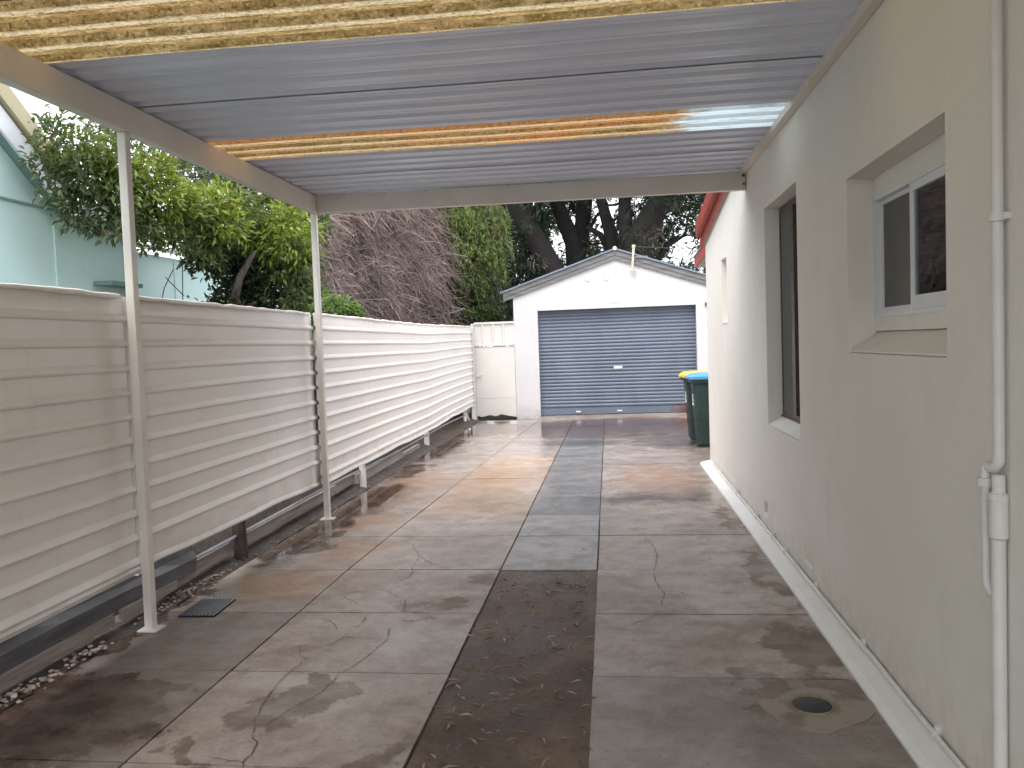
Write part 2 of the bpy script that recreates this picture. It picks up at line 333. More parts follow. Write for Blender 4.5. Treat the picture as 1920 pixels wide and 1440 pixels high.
t = NT('wet soil'); n1 = t.noise(2.2, 7, .65); n2 = t.noise(22, 5, .7); n3 = t.noise(.9, 4, .6)
col = t.mix(t.mr(n1, .3, .7), (.075, .048, .034), (.175, .120, .085)); col = t.mix(t.mr(n2, .48, .70, 0, .6), col, (.035, .024, .018)); n5 = t.noise(1.9, 5, .6, vec=t.vm('ADD', t.pos(), (3, 8, 0))); col = t.mix(t.mr(n5, .50, .58, 0, .75), col, (.045, .029, .02)); col = t.mix(t.mr(n3, .56, .66, 0, .5), col, (.20, .15, .11))
t.set(Base_Color=col, Roughness=t.mr(n5, .48, .58, .68, .5)); t.bump(t.ma('ADD', n2, n1), .8, .014); M_soil = t.m
t = NT('damp earth with fence shade'); n1 = t.noise(3, 7, .65); n2 = t.noise(26, 5, .7)
t.set(Base_Color=t.mix(t.mr(n2, .4, .65), t.mix(n1, (.022, .016, .014), (.060, .044, .036)), (.085, .064, .05)), Roughness=t.mr(n1, .35, .65, .7, .4)); t.bump(t.ma('ADD', n2, n1), .8, .02); M_soil2 = t.m  # damp earth, colour darkened further for the shade beneath the fence
t = NT('joint filler'); t.set(Base_Color=t.mix(t.noise(12), (.02, .015, .012), (.07, .055, .042)), Roughness=.75); M_joint = t.m
t = NT('crack soil'); t.set(Base_Color=t.mix(t.noise(9), (.085, .060, .044), (.19, .14, .105)), Roughness=.7); M_crack = t.m
t = NT('cement patch'); n1 = t.noise(9, 6, .65); d = t.vm('LENGTH', t.vm('SUBTRACT', t.pos(), (.80, 3.57, 0)))
col = t.mix(t.mr(n1, .35, .65), (.17, .125, .07), (.27, .215, .145)); col = t.mix(t.mr(t.ma('ADD', d, t.ma('MULTIPLY', n1, .14)), .15, .21), col, (.285, .24, .205)); col = t.mix(t.mr(t.noise(5, 5), .52, .66, 0, .7), col, (.13, .085, .045))
t.set(Base_Color=col, Roughness=.6); t.bump(n1, .4, .006); M_patch = t.m
t = NT('garden ground'); n1 = t.noise(.8, 6); t.set(Base_Color=t.mix(n1, (.06, .055, .035), (.12, .10, .07)), Roughness=.9); t.bump(t.noise(9, 5), .5, .03); M_ground = t.m

def leafmat(name, trans=.35, rough=.42, spec=.5):
    t = NT(name); a = t.node('ShaderNodeAttribute', attribute_name='tint'); t.set(Base_Color=a.outputs['Color'], Roughness=rough); t.bsdf.inputs['Specular IOR Level'].default_value = spec
    tr = t.node('ShaderNodeBsdfTranslucent'); t.l.new(t.mix(1.0, a.outputs['Color'], (1.25, 1.3, .7), 'MULTIPLY'), tr.inputs[0])
    mx = t.node('ShaderNodeMixShader'); mx.inputs[0].default_value = trans; t.l.new(t.bsdf.outputs[0], mx.inputs[1]); t.l.new(tr.outputs[0], mx.inputs[2]); t.l.new(mx.outputs[0], t.out.inputs[0]); return t.m
M_leaf = leafmat('broad leaf'); M_needle = leafmat('fine dark foliage', .25, .55, .3); M_litter = leafmat('dead leaf', .1, .7, .2)
t = NT('dark bark'); n1 = t.noise(6, 7, .7, stretch=(3, 3, .6)); t.set(Base_Color=t.mix(t.mr(n1, .3, .7), (.008, .006, .0055), (.026, .020, .018)), Roughness=.85); t.bump(n1, .9, .05); M_bark = t.m
t = NT('grey brown bark'); n1 = t.noise(9, 7, .7, stretch=(3, 3, .6)); t.set(Base_Color=t.mix(t.mr(n1, .3, .7), (.05, .04, .035), (.16, .125, .11)), Roughness=.85); t.bump(n1, .9, .03); M_bark2 = t.m
t = NT('dry vine twig'); a = t.node('ShaderNodeAttribute', attribute_name='tint'); t.set(Base_Color=a.outputs['Color'], Roughness=.8); M_twig = t.m

# ---------------------------------------------------------------- ground, driveway
g = MB(); nn = 24; R_ = 900
xs = [-R_, -200, -60, -20, -8, 8, 20, 60, 200, R_]
g.add([(x, y, -.07) for y in xs for x in xs], [(j*10+i, j*10+i+1, (j+1)*10+i+1, (j+1)*10+i) for j in range(9) for i in range(9)])
build('ground', g, M_ground, kind='structure')
drv = build('driveway', MB().box(-2.80, 1.19, -4, 17.39, -.05, -.014), M_joint, kind='structure')
build('rear_yard', MB().box(1.195, 7, 10.65, 17.3, -.045, -.004), M_conc, kind='structure')
rows = [-3.4, -2.5, -1.6, -.7, .2, 1.1, 2.02, 2.95, 3.86, 4.76, 5.70, 6.72, 7.56, 9.65, 11.8, 13.9, 15.6, 17.2]
def xl(y): return -1.94 + max(0, y-6)*.035           # the left long joint is not quite parallel
cols = [(lambda y: -2.79, xl), (xl, lambda y: -.825 + .0*y), (lambda y: -.825, lambda y: -.125-.004*y), (lambda y: -.125-.004*y, lambda y: 1.06 if y < 10.6 else 1.19)]
GAP = .0055
tints = {}
for ci, (a, b) in enumerate(cols):
    rr = [r_ if r_ != 9.65 else 10.62 for r_ in rows] if ci == 3 else rows if ci != 2 else [5.70, 6.72, 7.56, 8.62, 10.2, 11.8, 13.9, 15.6, 17.2]
    for k in range(len(rr)-1):
        y0, y1 = rr[k]+GAP, rr[k+1]-GAP
        j = lambda: random.uniform(-.003, .003)
        x00, x01, x10, x11 = a(y0)+GAP+j(), a(y1)+GAP+j(), b(y0)-GAP+j(), b(y1)-GAP+j()
        if ci == 3 and rr[k] < 10.5: x11 = min(x11, 1.06)
        if ci == 3 and rr[k] > 10.5: x10 = 1.188; x11 = 1.188
        dz = random.uniform(-.002, .002); z = [dz+random.uniform(-.0012, .0012) for _ in range(4)]
        s = MB().hexa([(x00, y0, -.045), (x10, y0, -.045), (x11, y1, -.045), (x01, y1, -.045), (x00, y0, z[0]), (x10, y0, z[1]), (x11, y1, z[2]), (x01, y1, z[3])])
        o = build('slab', s, M_conc, drv)
        v = random.uniform(.93, 1.06); c = [v, v, v]
        if ci == 2: c = [.90, 1.0, 1.14] if y0 < 7.5 else [.62, .70, .78]
        if ci == 3 and y0 < 3.5: c = [.74, .76, .77]
        if ci == 0 and 3.7 < y0 < 4.7: c = [.72, .74, .75]
        if ci == 0 and y0 < 3.7: c = [.74, .72, .72]
        if ci == 1 and 7.4 < y0 < 11: c = [1.12, 1.0, .86]
        o.color = (*c, 1)
# bare soil where the centre strip was never poured
so = MB(); nx, ny = 10, 90
xs_ = np.linspace(-.82, -.13, nx); ys_ = np.linspace(-3.4, 5.695, ny)
so.add([(x, y, -.007-.004*math.sin(math.pi*(i/(nx-1)))+random.uniform(-.0025, .0025)) for y in ys_ for i, x in enumerate(xs_)], [(jj*nx+i, jj*nx+i+1, (jj+1)*nx+i+1, (jj+1)*nx+i) for jj in range(ny-1) for i in range(nx-1)])
build('soil_strip', so, M_soil, smooth='all', kind='structure')
# soil edge under the fence; raised back added to darken the gap
so = MB(); nx, ny = 12, 130; xs_ = np.linspace(-3.5, -2.79, nx); ys_ = np.linspace(-3.4, 17.3, ny)
so.add([(x + (random.uniform(-.03, .03) if i == nx-1 else 0), y, ((.26 if y < 11 else max(.05, .26-(y-11)*.06)) if x < -3.06 else .045 if i < nx-3 else (.025 if i == nx-3 else (.014 if i == nx-2 else -.006)))*(.7+.4*random.random())) for y in ys_ for i, x in enumerate(xs_)], [(jj*nx+i, jj*nx+i+1, (jj+1)*nx+i+1, (jj+1)*nx+i) for jj in range(ny-1) for i in range(nx-1)])
build('garden_bed', so, M_soil2, smooth='all', kind='structure')

# cracks: soil-filled, traced on the slab plane
cr = [[(500,1311),(525,1277),(546,1261),(575,1236),(562,1227),(562,1211),(587,1213)], [(587,1213),(621,1209),(646,1194),(679,1198),(717,1198)], [(637,1265),(662,1250),(687,1232),(725,1202),(731,1177)],
      [(500,1357),(554,1327),(600,1300),(637,1265)], [(670,1178),(687,1157),(700,1149)], [(587,1125),(667,1111),(717,1107),(733,1113),(762,1127),(758,1148)], [(641,1119),(680,1136)], [(771,1019),(787,1044),(808,1057),(846,1069)],
      [(787,1044),(775,1062),(770,1080),(735,1095)], [(1208,1007),(1225,1023),(1233,1044),(1225,1069),(1233,1098),(1246,1115),(1240,1136)], [(475,1378),(481,1398),(458,1432),(452,1450)], [(395,1420),(433,1427),(458,1432)], [(500,1311),(480,1345),(475,1378)],
      [(1180,1175),(1215,1160),(1240,1152)], [(660,1016),(700,1010),(740,1012),(771,1019)], [(980,1010),(1010,990),(1040,985)], [(600,1160),(625,1168),(634,1182)]]
for line in cr:
    P = [gnd(x, y)[:2] for x, y in line]; Q = []
    for a, b in zip(P[:-1], P[1:]):
        m = max(2, int(np.linalg.norm(b-a)/.03))
        for i in range(m): Q.append(a+(b-a)*i/m)
    Q.append(P[-1]); Q = [q+rng.normal(0, .0045, 2) for q in Q]
    vs = []; n_ = len(Q)
    for i, q in enumerate(Q):
        d = Q[min(i+1, n_-1)]-Q[max(0, i-1)]; d = d/(np.linalg.norm(d)+1e-9); nrm = np.array([-d[1], d[0]])
        wd = random.uniform(.0006, .0034)*(.35 if i in (0, n_-1) else 1)
        vs += [(*(q+nrm*wd), .0045), (*(q-nrm*wd), .0045)]
    build('crack', MB().add(vs, [(2*i, 2*i+1, 2*i+3, 2*i+2) for i in range(n_-1)]), M_crack, drv)

# drain cap, cement patch and square grate
dr = thing('floor_drain', (.80, 3.57, .003), 'round black drain cap in a stained cement patch', 'drain')
pp = [(.80+.02+.20*(1+.18*math.sin(2.1*a+1)+.08*math.sin(5*a))*math.cos(a), 3.57-.02+.215*(1+.15*math.cos(1.7*a)+.06*math.sin(4*a+2))*math.sin(a)) for a in np.linspace(0, 2*math.pi, 40, endpoint=False)]
build('cement_patch', MB().add([(x, y, .0045) for x, y in pp]+[(x, y, .0) for x, y in pp], [tuple(range(40))]+[(i, (i+1) % 40, 40+(i+1) % 40, 40+i) for i in range(40)]), M_patch, dr)
build('rim', MB().lathe((.80, 3.57, .002), [(.092, 0), (.091, .006), (.083, .006), (.081, .003)], 32), M_patch, dr, smooth=True)
build('cap', MB().lathe((.80, 3.57, .003), [(.080, 0), (.080, .004), (.074, .0055), (.02, .0065)], 32), M_iron, dr, smooth=True)
gr = thing('square_drain_grate', (-2.50, 4.90, .004), 'slotted grey metal drain grate beside the near carport post', 'drain')
p4 = [gnd(x, y) for x, y in ((333, 1157), (402, 1157), (441, 1127), (378, 1125))]
ux, uy = np.array(p4[1][:2])-p4[0][:2], np.array(p4[3][:2])-p4[0][:2]
def gp(u, v): return np.array(p4[0][:2])+ux*u+uy*v
build('pit', MB().add([(*gp(u, v), .0045) for u, v in ((0, 0), (1, 0), (1, 1), (0, 1))]+[(*gp(u, v), .0) for u, v in ((0, 0), (1, 0), (1, 1), (0, 1))], [(0, 1, 2, 3), (0, 4, 5, 1), (1, 5, 6, 2), (2, 6, 7, 3), (3, 7, 4, 0)]), M_dark, gr)  # flat black plate, its colour stands for the shaded depth of the pit
for k in range(10):
    u = (k+.25)/10; a, b, c, d = gp(u, .02), gp(u+.05, .02), gp(u+.05, .98), gp(u, .98)
    build('grate_bar', MB().hexa([(*a, .005), (*b, .005), (*c, .005), (*d, .005), (*a, .012), (*b, .012), (*c, .012), (*d, .012)]), M_galv, gr)

# ---------------------------------------------------------------- house on the right
XW = 1.19
hs = thing('house', (3.5, 4.5, 0), 'cream rendered house along the right side of the driveway', 'house')
def wtop(y): return 3.05 - (y-8.46)*.127
ops = [(3.13, 4.37, 1.48, 2.35), (5.50, 6.61, .89, 2.555), (8.76, 9.17, 1.725, 2.41), (6.70, 6.86, .155, .25), (5.24, 5.42, .155, .24)]
ye = sorted({-2.5, 10.62, *[o[0] for o in ops], *[o[1] for o in ops], 1.0, 7.45}); ze = sorted({0., *[o[2] for o in ops], *[o[3] for o in ops]})
wm = MB()
for y0, y1 in zip(ye[:-1], ye[1:]):
    zz = ze+[None]
    for z0, z1 in zip(zz[:-1], zz[1:]):
        ym, zm = (y0+y1)/2, (z0+(z1 or z0+.1))/2
        if any(o[0] < ym < o[1] and o[2] < zm < o[3] for o in ops): continue
        a = z1 if z1 is not None else wtop(y0)-.02; b = z1 if z1 is not None else wtop(y1)-.02
        wm.add([(XW, y0, z0), (XW, y1, z0), (XW, y1, b), (XW, y0, a)], [(0, 1, 2, 3)])
dep = [.30, .30, .11, .03, .012]
for (y0, y1, z0, z1), d in zip(ops, dep):
    x1 = XW+d; a = [(XW, y0, z0), (XW, y1, z0), (XW, y1, z1), (XW, y0, z1)]; b = [(x1, p[1], p[2]) for p in a]
    wm.add(a+b, [(i, (i+1) % 4, 4+(i+1) % 4, 4+i) for i in range(4)]+([(4, 5, 6, 7)] if d < .2 else []))
wm.add([(XW, 10.62, 0), (7, 10.62, 0), (7, 10.62, 2.7), (XW, 10.62, wtop(10.62)-.02), (7, -2.5, 0), (7, -2.5, 4.3), (XW, -2.5, 0), (XW, -2.5, wtop(-2.5)-.02)], [(0, 1, 2, 3), (4, 6, 7, 5), (1, 4, 5, 2)])
import bmesh as _b
me = bpy.data.meshes.new('wall'); me.from_pydata(wm.v, [], wm.f); bb = _b.new(); bb.from_mesh(me); _b.ops.remove_doubles(bb, verts=bb.verts, dist=1e-4); _b.ops.recalc_face_normals(bb, faces=bb.faces); bb.to_mesh(me); bb.free()
me.materials.append(M_wall); wo = bpy.data.objects.new('wall', me); COL.objects.link(wo); wo.parent = hs; wo.location = (-3.5, -4.5, 0); ORG[wo.name] = np.zeros(3)
# rooms behind the glass
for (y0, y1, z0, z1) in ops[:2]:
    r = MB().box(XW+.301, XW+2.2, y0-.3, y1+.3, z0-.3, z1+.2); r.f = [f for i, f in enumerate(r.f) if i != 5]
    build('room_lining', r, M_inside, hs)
build('roof', MB().hexa([(XW-.02, -2.6, wtop(-2.6)+.02), (7.1, -2.6, wtop(-2.6)+.02), (7.1, 10.7, wtop(10.7)+.02), (XW-.02, 10.7, wtop(10.7)+.02), (XW-.02, -2.6, wtop(-2.6)+.06), (7.1, -2.6, wtop(-2.6)+.06), (7.1, 10.7, wtop(10.7)+.06), (XW-.02, 10.7, wtop(10.7)+.06)]), M_groof, hs)
def sbar(name, x0, x1, y0, y1, zo0, zo1, m, par, f=wtop):
    return build(name, MB().hexa([(x0, y0, f(y0)+zo0), (x1, y0, f(y0)+zo0), (x1, y1, f(y1)+zo0), (x0, y1, f(y1)+zo0), (x0, y0, f(y0)+zo1), (x1, y0, f(y0)+zo1), (x1, y1, f(y1)+zo1), (x0, y1, f(y1)+zo1)]), m, par)
sbar('barge_board', XW-.055, XW-.028, 7.56, 10.72, -.035, .17, M_red, hs)
sbar('barge_cap', XW-.125, XW-.026, 7.56, 10.55, .05, .20, M_red, hs)
sbar('eave_lining', XW-.0275, XW-.002, 7.56, 10.69, -.028, -.012, M_soffit, hs)
# plinth (sloped white fillet) and conduit
build('plinth', MB().extr([(1.055, -.01), (XW-.001, -.01), (XW-.001, .048), (1.09, .026), (1.058, .012)], 'y', -2.5, 10.58), M_plinth, hs, bevel=.004)
# window 2: white aluminium slider
x = XW+.13; y0, y1 = 3.133, 4.367
w2 = build('window', MB().box(x, x+.05, y0, y1, 2.25, 2.349).box(x, x+.05, y0, y1, 1.585, 1.655), M_wall, hs)
w2['label'] = 'white aluminium sliding window'
fr_ = MB().box(x-.004, x+.06, y0, y1, 1.655, 1.675).box(x-.004, x+.06, y0, y1, 2.228, 2.25).box(x-.004, x+.06, y1-.022, y1, 1.675, 2.228).box(x-.004, x+.06, y0, y0+.022, 1.675, 2.228)
build('frame', fr_, M_alu, w2)
sa = MB().box(x+.024, x+.044, 3.79, 3.83, 1.676, 2.227).box(x+.024, x+.044, 4.322, 4.344, 1.676, 2.227).box(x+.024, x+.044, 3.83, 4.322, 1.676, 1.70).box(x+.024, x+.044, 3.83, 4.322, 2.205, 2.227)
build('sash', sa, M_alu, w2)
sb = MB().box(x-.002, x+.018, 3.825, 3.862, 1.676, 2.227).box(x-.002, x+.018, 3.157, 3.19, 1.676, 2.227).box(x-.002, x+.018, 3.19, 3.825, 1.676, 1.735).box(x-.002, x+.018, 3.19, 3.825, 2.19, 2.227)
build('sash', sb, M_alu, w2)
build('pane', MB().box(x+.032, x+.036, 3.83, 4.322, 1.70, 2.205), M_screen, w2)
build('pane', MB().box(x+.006, x+.010, 3.19, 3.825, 1.735, 2.19), M_glass, w2)
nb = 6
for k in range(nb):
    a, b = y0+.002+(y1-y0-.004)*k/nb, y0+.002+(y1-y0-.004)*(k+1)/nb-.004
    build('sill_brick', MB().hexa([(XW+.002, a, 1.482), (x+.02, a, 1.482), (x+.02, b, 1.482), (XW+.002, b, 1.482), (XW+.002, a, 1.490+random.uniform(0, .002)), (x+.02, a, 1.584), (x+.02, b, 1.584), (XW+.002, b, 1.490+random.uniform(0, .002))]), M_wall, w2, bevel=.003)
# window 1: tall brown slider with curtain
x = XW+.11; y0, y1 = 5.503, 6.607
w1 = build('window', MB().box(x, x+.05, y0, y1, .965, 1.0).box(x, x+.05, y0, y1, 2.505, 2.552).box(x, x+.05, y1-.03, y1, 1.0, 2.505).box(x, x+.05, y0, y0+.03, 1.0, 2.505).box(x-.006, x+.03, 6.10, 6.20, 1.0, 2.505).box(x-.012, x+.06, y0, y1, .95, .967), M_bronze, hs)
w1['label'] = 'tall brown framed window with a pale curtain'
build('pane', MB().box(x+.003, x+.007, 6.20, y1-.03, 1.0, 2.505), M_glass, w1)
build('pane', MB().box(x+.012, x+.016, y0+.03, 6.10, 1.0, 2.505), M_glass, w1)
cm = MB(); ny = 80; ys_ = np.linspace(y0+.03, y1-.03, ny); cm.add([(x+.035+.010*math.sin(yy_*62)+.008*math.sin(yy_*23), yy_, z) for z in (.98, 2.53) for yy_ in ys_], [(i, i+1, ny+i+1, ny+i) for i in range(ny-1)])
build('curtain', cm, M_curtain, w1, smooth='all')
build('sill', MB().extr([(XW+.001, .892), (x+.03, .892), (x+.03, .962), (x-.01, .955), (XW+.001, .897)], 'y', y0+.002, y1-.002), M_plinth, w1, bevel=.003)
for (y0, y1, z0, z1), d in zip(ops[3:], dep[3:]):
    v_ = build('vent', MB().box(XW+d-.006, XW+d-.002, y0+.003, y1-.003, z0+.003, z1-.003), M_plinth if d > .02 else M_wall, hs)
    build('vent_sill', MB().extr([(XW-.006, z0-.03), (XW+.006, z0-.03), (XW+.006, z0-.002), (XW-.001, z0-.004)], 'y', y0, y1), M_plinth, v_)
build('niche_sill', MB().box(XW-.006, XW+.1, 8.765, 9.165, 1.726, 1.735), M_plinth, hs)

# rear lean-to further back, only its red barge end shows past the corner
lt = thing('rear_lean_to', (4, 13.2, 0), 'lean-to with a red barge board beyond the house corner', 'lean-to')
fl = lambda y: 2.80-(y-13.11)*.04+.0
build('wall', MB().box(1.62, 7, 11.6, 14.4, 0, 2.62), M_wall, lt)
sbar('barge_board', 1.30, 1.335, 11.2, 13.14, -.13, .02, M_red, lt, fl)
sbar('fascia', 1.336, 6.9, 13.10, 13.14, -.13, .02, M_red, lt, fl)
sbar('eave_lining', 1.336, 6.9, 11.2, 13.099, -.13, -.115, M_soffit, lt, fl)
sbar('roof', 1.29, 6.95, 11.15, 13.2, .022, .05, M_groof, lt, fl)

# pipes on the house wall
pipe = thing('waste_pipe', (1.165, 2.68, 0), 'off-white vertical pipe on the wall right of the sliding window', 'pipe')
build('riser', MB().tube([(1.165, 2.675, 1.17), (1.165, 2.675, 4.2)], .0165, 14), M_pipe, pipe, smooth=True)
build('collar', MB().lathe((1.165, 2.675, 1.90), [(.017, 0), (.0235, .001), (.0235, .026), (.017, .027)], 18), M_pipe, pipe, smooth=True)
build('clip', MB().box(1.168, 1.19, 2.645, 2.705, 1.905, 1.925), M_pipe, pipe)
build('elbow', MB().tube([(1.165, 2.675, 1.19), (1.163, 2.678, 1.165), (1.16, 2.692, 1.150), (1.158, 2.715, 1.146), (1.156, 2.732, 1.148)], .017, 14), M_pipe, pipe, smooth=True)
build('trap_leg', MB().tube([(1.152, 2.735, 1.15), (1.152, 2.737, 1.05), (1.155, 2.74, .79), (1.157, 2.736, .765), (1.160, 2.718, .750), (1.165, 2.69, .748)], [.016, .0145, .0145, .015, .015, .015], 14), M_pipe, pipe, smooth=True)
build('union_nut', MB().lathe((1.152, 2.737, 1.085), [(.016, 0), (.0265, .001), (.0265, .027), (.016, .028)], 12), M_pipe, pipe, smooth=True)
build('downpipe', MB().tube([(1.165, 2.682, 0), (1.165, 2.682, .93)], .021, 16), M_pipe, pipe, smooth=True)
build('socket', MB().lathe((1.165, 2.68, .93), [(.0215, 0), (.027, .006), (.027, .12), (.0285, .122), (.0285, .14), (.019, .145), (.019, .2)], 18), M_pipe, pipe, smooth=True)
con = thing('conduit', (1.155, 5, .05), 'thin painted conduit along the foot of the house wall', 'conduit')
build('tube', MB().tube([(1.166+random.uniform(-.003, .003), y, .058+random.uniform(-.002, .002)) for y in np.arange(-2.4, 10.6, .45)], .0105, 8), M_pipe, con, smooth=True)
for y in (2.2, 3.22, 4.15, 5.1, 5.95, 6.4, 7.1, 8.2, 9.4):
    build('saddle', MB().tube([(1.166, y-.018, .058), (1.166, y+.018, .058)], .0155, 8).box(1.168, 1.1895, y-.009, y+.009, .040, .088), M_pipe, con)

# ---------------------------------------------------------------- carport
cp = thing('carport', (-.8, 3, 0), 'beige framed carport with ribbed metal roof and dirty clear sheets', 'carport')
def rz(x): return 3.016 + (x+2.75)*.001
build('side_beam', MB().box(-2.735, -2.665, -.8, 7.49, 2.852, 3.010), M_beam, cp, bevel=.006)
build('gutter', MB().extr([(-2.765, 3.09), (-2.765, 2.965), (-2.86, 2.965), (-2.87, 3.10), (-2.862, 3.10), (-2.852, 2.973), (-2.772, 2.973), (-2.772, 3.09)], 'y', -.8, 7.49), M_beam, cp)
build('end_beam', MB().box(-2.664, XW-.003, 7.42, 7.488, 2.850, 3.012), M_beam, cp, bevel=.005)
build('wall_angle', MB().box(XW-.055, XW-.002, -.8, 7.418, 2.985, 3.046), M_beam, cp, bevel=.003)
for z in (2.9, 2.97): build('bolt', MB().tube([(XW-.022, 7.405, z), (XW-.022, 7.421, z)], .009, 8), M_dark, cp)
pitch = .19
def sheet(name, y0, y1, m, dz=0):
    pts = []; k0 = math.floor(y0/pitch)-1; y = k0*pitch
    while y < y1+pitch:
        pts += [(y, 0), (y+.048, .0), (y+.051, -.002), (y+.054, .0), (y+.090, 0), (y+.108, .034), (y+.160, .034), (y+.178, 0)]
        y += pitch
    pts = [(a, b) for a, b in pts if y0-1e-6 <= a <= y1+1e-6]
    xs = np.linspace(-2.76, XW-.03, 9); n = len(pts)
    vs = [(x, a, rz(x)+b+dz+.003*math.sin(2.2*x)) for x in xs for a, b in pts]
    o = build(name, MB().add(vs, [(i*n+j, i*n+j+1, (i+1)*n+j+1, (i+1)*n+j) for i in range(len(xs)-1) for j in range(n-1)]), m, cp)
    so_ = o.modifiers.new('gauge', 'SOLIDIFY'); so_.thickness = .0012; so_.offset = 1
    return o
bnd = [7.49, 6.74, 5.99]
sheet('roof_sheet', 6.65, 7.49, M_metal, 0); sheet('roof_sheet', 5.97, 6.84, M_metal, .006)
c2 = sheet('clear_sheet', 5.34, 6.10, M_fibre, .010); c2['label'] = 'yellowed translucent roof sheet with a cleaner end by the wall'
sheet('roof_sheet', 4.56, 5.39, M_metal, .002); sheet('roof_sheet', 3.80, 4.75, M_metal, .009)
c1 = sheet('clear_sheet', 3.03, 3.98, M_fibre, .013); c1['label'] = 'lichen covered translucent roof sheet overhead'
sheet('clear_sheet', 2.27, 3.20, M_fibre, .017)
y = 2.29
for k in range(4): sheet('roof_sheet', y-.76, y+.19, M_metal, 0.021+.003*k); y -= .76
for y, zt in ((7.45, 2.851), (4.44, 2.851), (1.45, 2.851)):
    p_ = build('post', MB().box(-2.732, -2.680, y-.027, y+.027, -.01, zt), M_post, cp, bevel=.006)
    build('foot_plate', MB().box(-2.765, -2.645, y-.05, y+.06, .0, .008), M_post, p_)
for xx in np.arange(-2.4, 1.0, .38): build('roof_screw', MB().tube([(xx, 7.41, 3.0), (xx, 7.425, 3.0)], .006, 6), M_galv, cp)

# ---------------------------------------------------------------- fence on the left
fc = thing('metal_fence', (-2.9, 8, 0), 'cream ribbed metal fence along the left of the driveway', 'fence')
path_pts = [(-2.5, -2.745, 0), (3.4, -2.785, 0), (4.55, -2.805, .0), (7.6, -2.853, 0), (10.4, -2.893, -.003), (12.7, -2.935, -.005), (13.7, -2.962, .01), (17.25, -2.985, .055)]
def fpath(y):
    ys = [p[0] for p in path_pts]; return np.interp(y, ys, [p[1] for p in path_pts]), np.interp(y, ys, [p[2] for p in path_pts])
def fprof(zb):
    pr = [(0, 1.935), (0, 1.840)]
    for k in range(11):
        zc = 1.800-.1425*k
        if zc-.02 < zb+.03: break
        pr += [(0, zc+.034), (.021, zc+.014), (.025, zc+.002), (.021, zc-.008), (0, zc-.014), (0.002, zc-.06)]
    pr += [(0, zb+.035), (.018, zb+.012), (.02, zb)]
    return pr
def fsheet(y0, y1, off, zb0, zb1):
    ys = np.concatenate([np.arange(y0, y1, .22), [y1]]); pr0 = fprof(zb0); n = len(pr0); vs = []
    for i, y in enumerate(ys):
        x, dz = fpath(y); f = (y-y0)/(y1-y0); wob = .004*math.sin(1.1*y)+.0015*math.sin(2.9*y+1)
        for j, (u, z) in enumerate(pr0):
            zz = z+dz+.0015*math.sin(1.3*y+.5)
            if j >= n-3: zz += (zb1-zb0)*f + (.012*max(0, math.sin(3.1*y)) if y > 4.6 else 0)
            vs.append((x+off+u+wob+.002*math.sin(1.5*y+z*5), y, zz))
    o = build('fence_sheet', MB().add(vs, [(i*n+j, i*n+j+1, (i+1)*n+j+1, (i+1)*n+j) for i in range(len(ys)-1) for j in range(n-1)]), M_fence, fc, smooth=True)
    so_ = o.modifiers.new('gauge', 'SOLIDIFY'); so_.thickness = .002; so_.offset = 0
    return o
fsheet(-2.5, 4.58, 0, .325, .335); fsheet(4.50, 7.62, .004, .335, .30); fsheet(7.58, 17.2, .045, .295, .265)
for y0, y1, off in ((-2.5, 4.58, 0), (4.58, 7.60, .007), (7.60, 17.2, .045)):
    ys = np.arange(y0, y1, .12); pts = [(fpath(y)[0]+off+.002, y, 1.937+fpath(y)[1]+random.uniform(-.004, .004)) for y in ys]
    build('top_edge', MB().tube(pts, [random.uniform(.011, .018) for _ in ys], 6), M_fence, fc, smooth='all')
for y in (4.53, 7.60): build('joint_cover', MB().box(fpath(y)[0]-.03, fpath(y)[0]-.001, y-.03, y+.03, .3, 1.93), M_fence, fc)
build('end_stile', MB().box(-2.985, -2.905, 17.20, 17.30, .0, 2.0), M_gate, fc)
def px_post(y, r, m, x=None, lean=.0, h=.5):
    x = fpath(y)[0]-.035 if x is None else x
    build('fence_post', MB().tube([(x+lean, y, -.02), (x, y, h)], r, 12), m, fc, smooth=True)
px_post(9.13, .038, M_post, -2.885, .012); px_post(12.85, .042, M_post, -2.975); px_post(16.75, .035, M_post, -3.05)
build('fence_brace', MB().tube([(-2.98, 16.9, -.02), (-3.06, 16.6, .42)], .022, 8), M_post, fc)
build('fence_post', MB().tube([(-2.872, 5.98, -.02), (-2.885, 5.98, .45)], [.055, .05], 10), M_stump, fc, smooth=True)
rail = [(-2.885-.012*max(0, y-7)*.9, y, .20+.012*math.sin(y)) for y in np.arange(4.9, 16.8, .5)]
build('bottom_rail', MB().tube(rail, .013, 8), M_galv, fc, smooth=True)
build('base_sheet', MB().add([(x, y, z) for y in np.linspace(-2.5, 5.3, 40) for x, z in ((-2.90, .42), (-2.885+.006*math.sin(9*y)+random.uniform(-.004, .004), .26+.012*math.sin(2.3*y)), (-2.868+random.uniform(-.005, .005), .205+.015*math.sin(1.7*y+1)), (-2.880, .10))], [(i*4+j, i*4+j+1, (i+1)*4+j+1, (i+1)*4+j) for i in range(39) for j in range(3)]), M_galvd, fc)
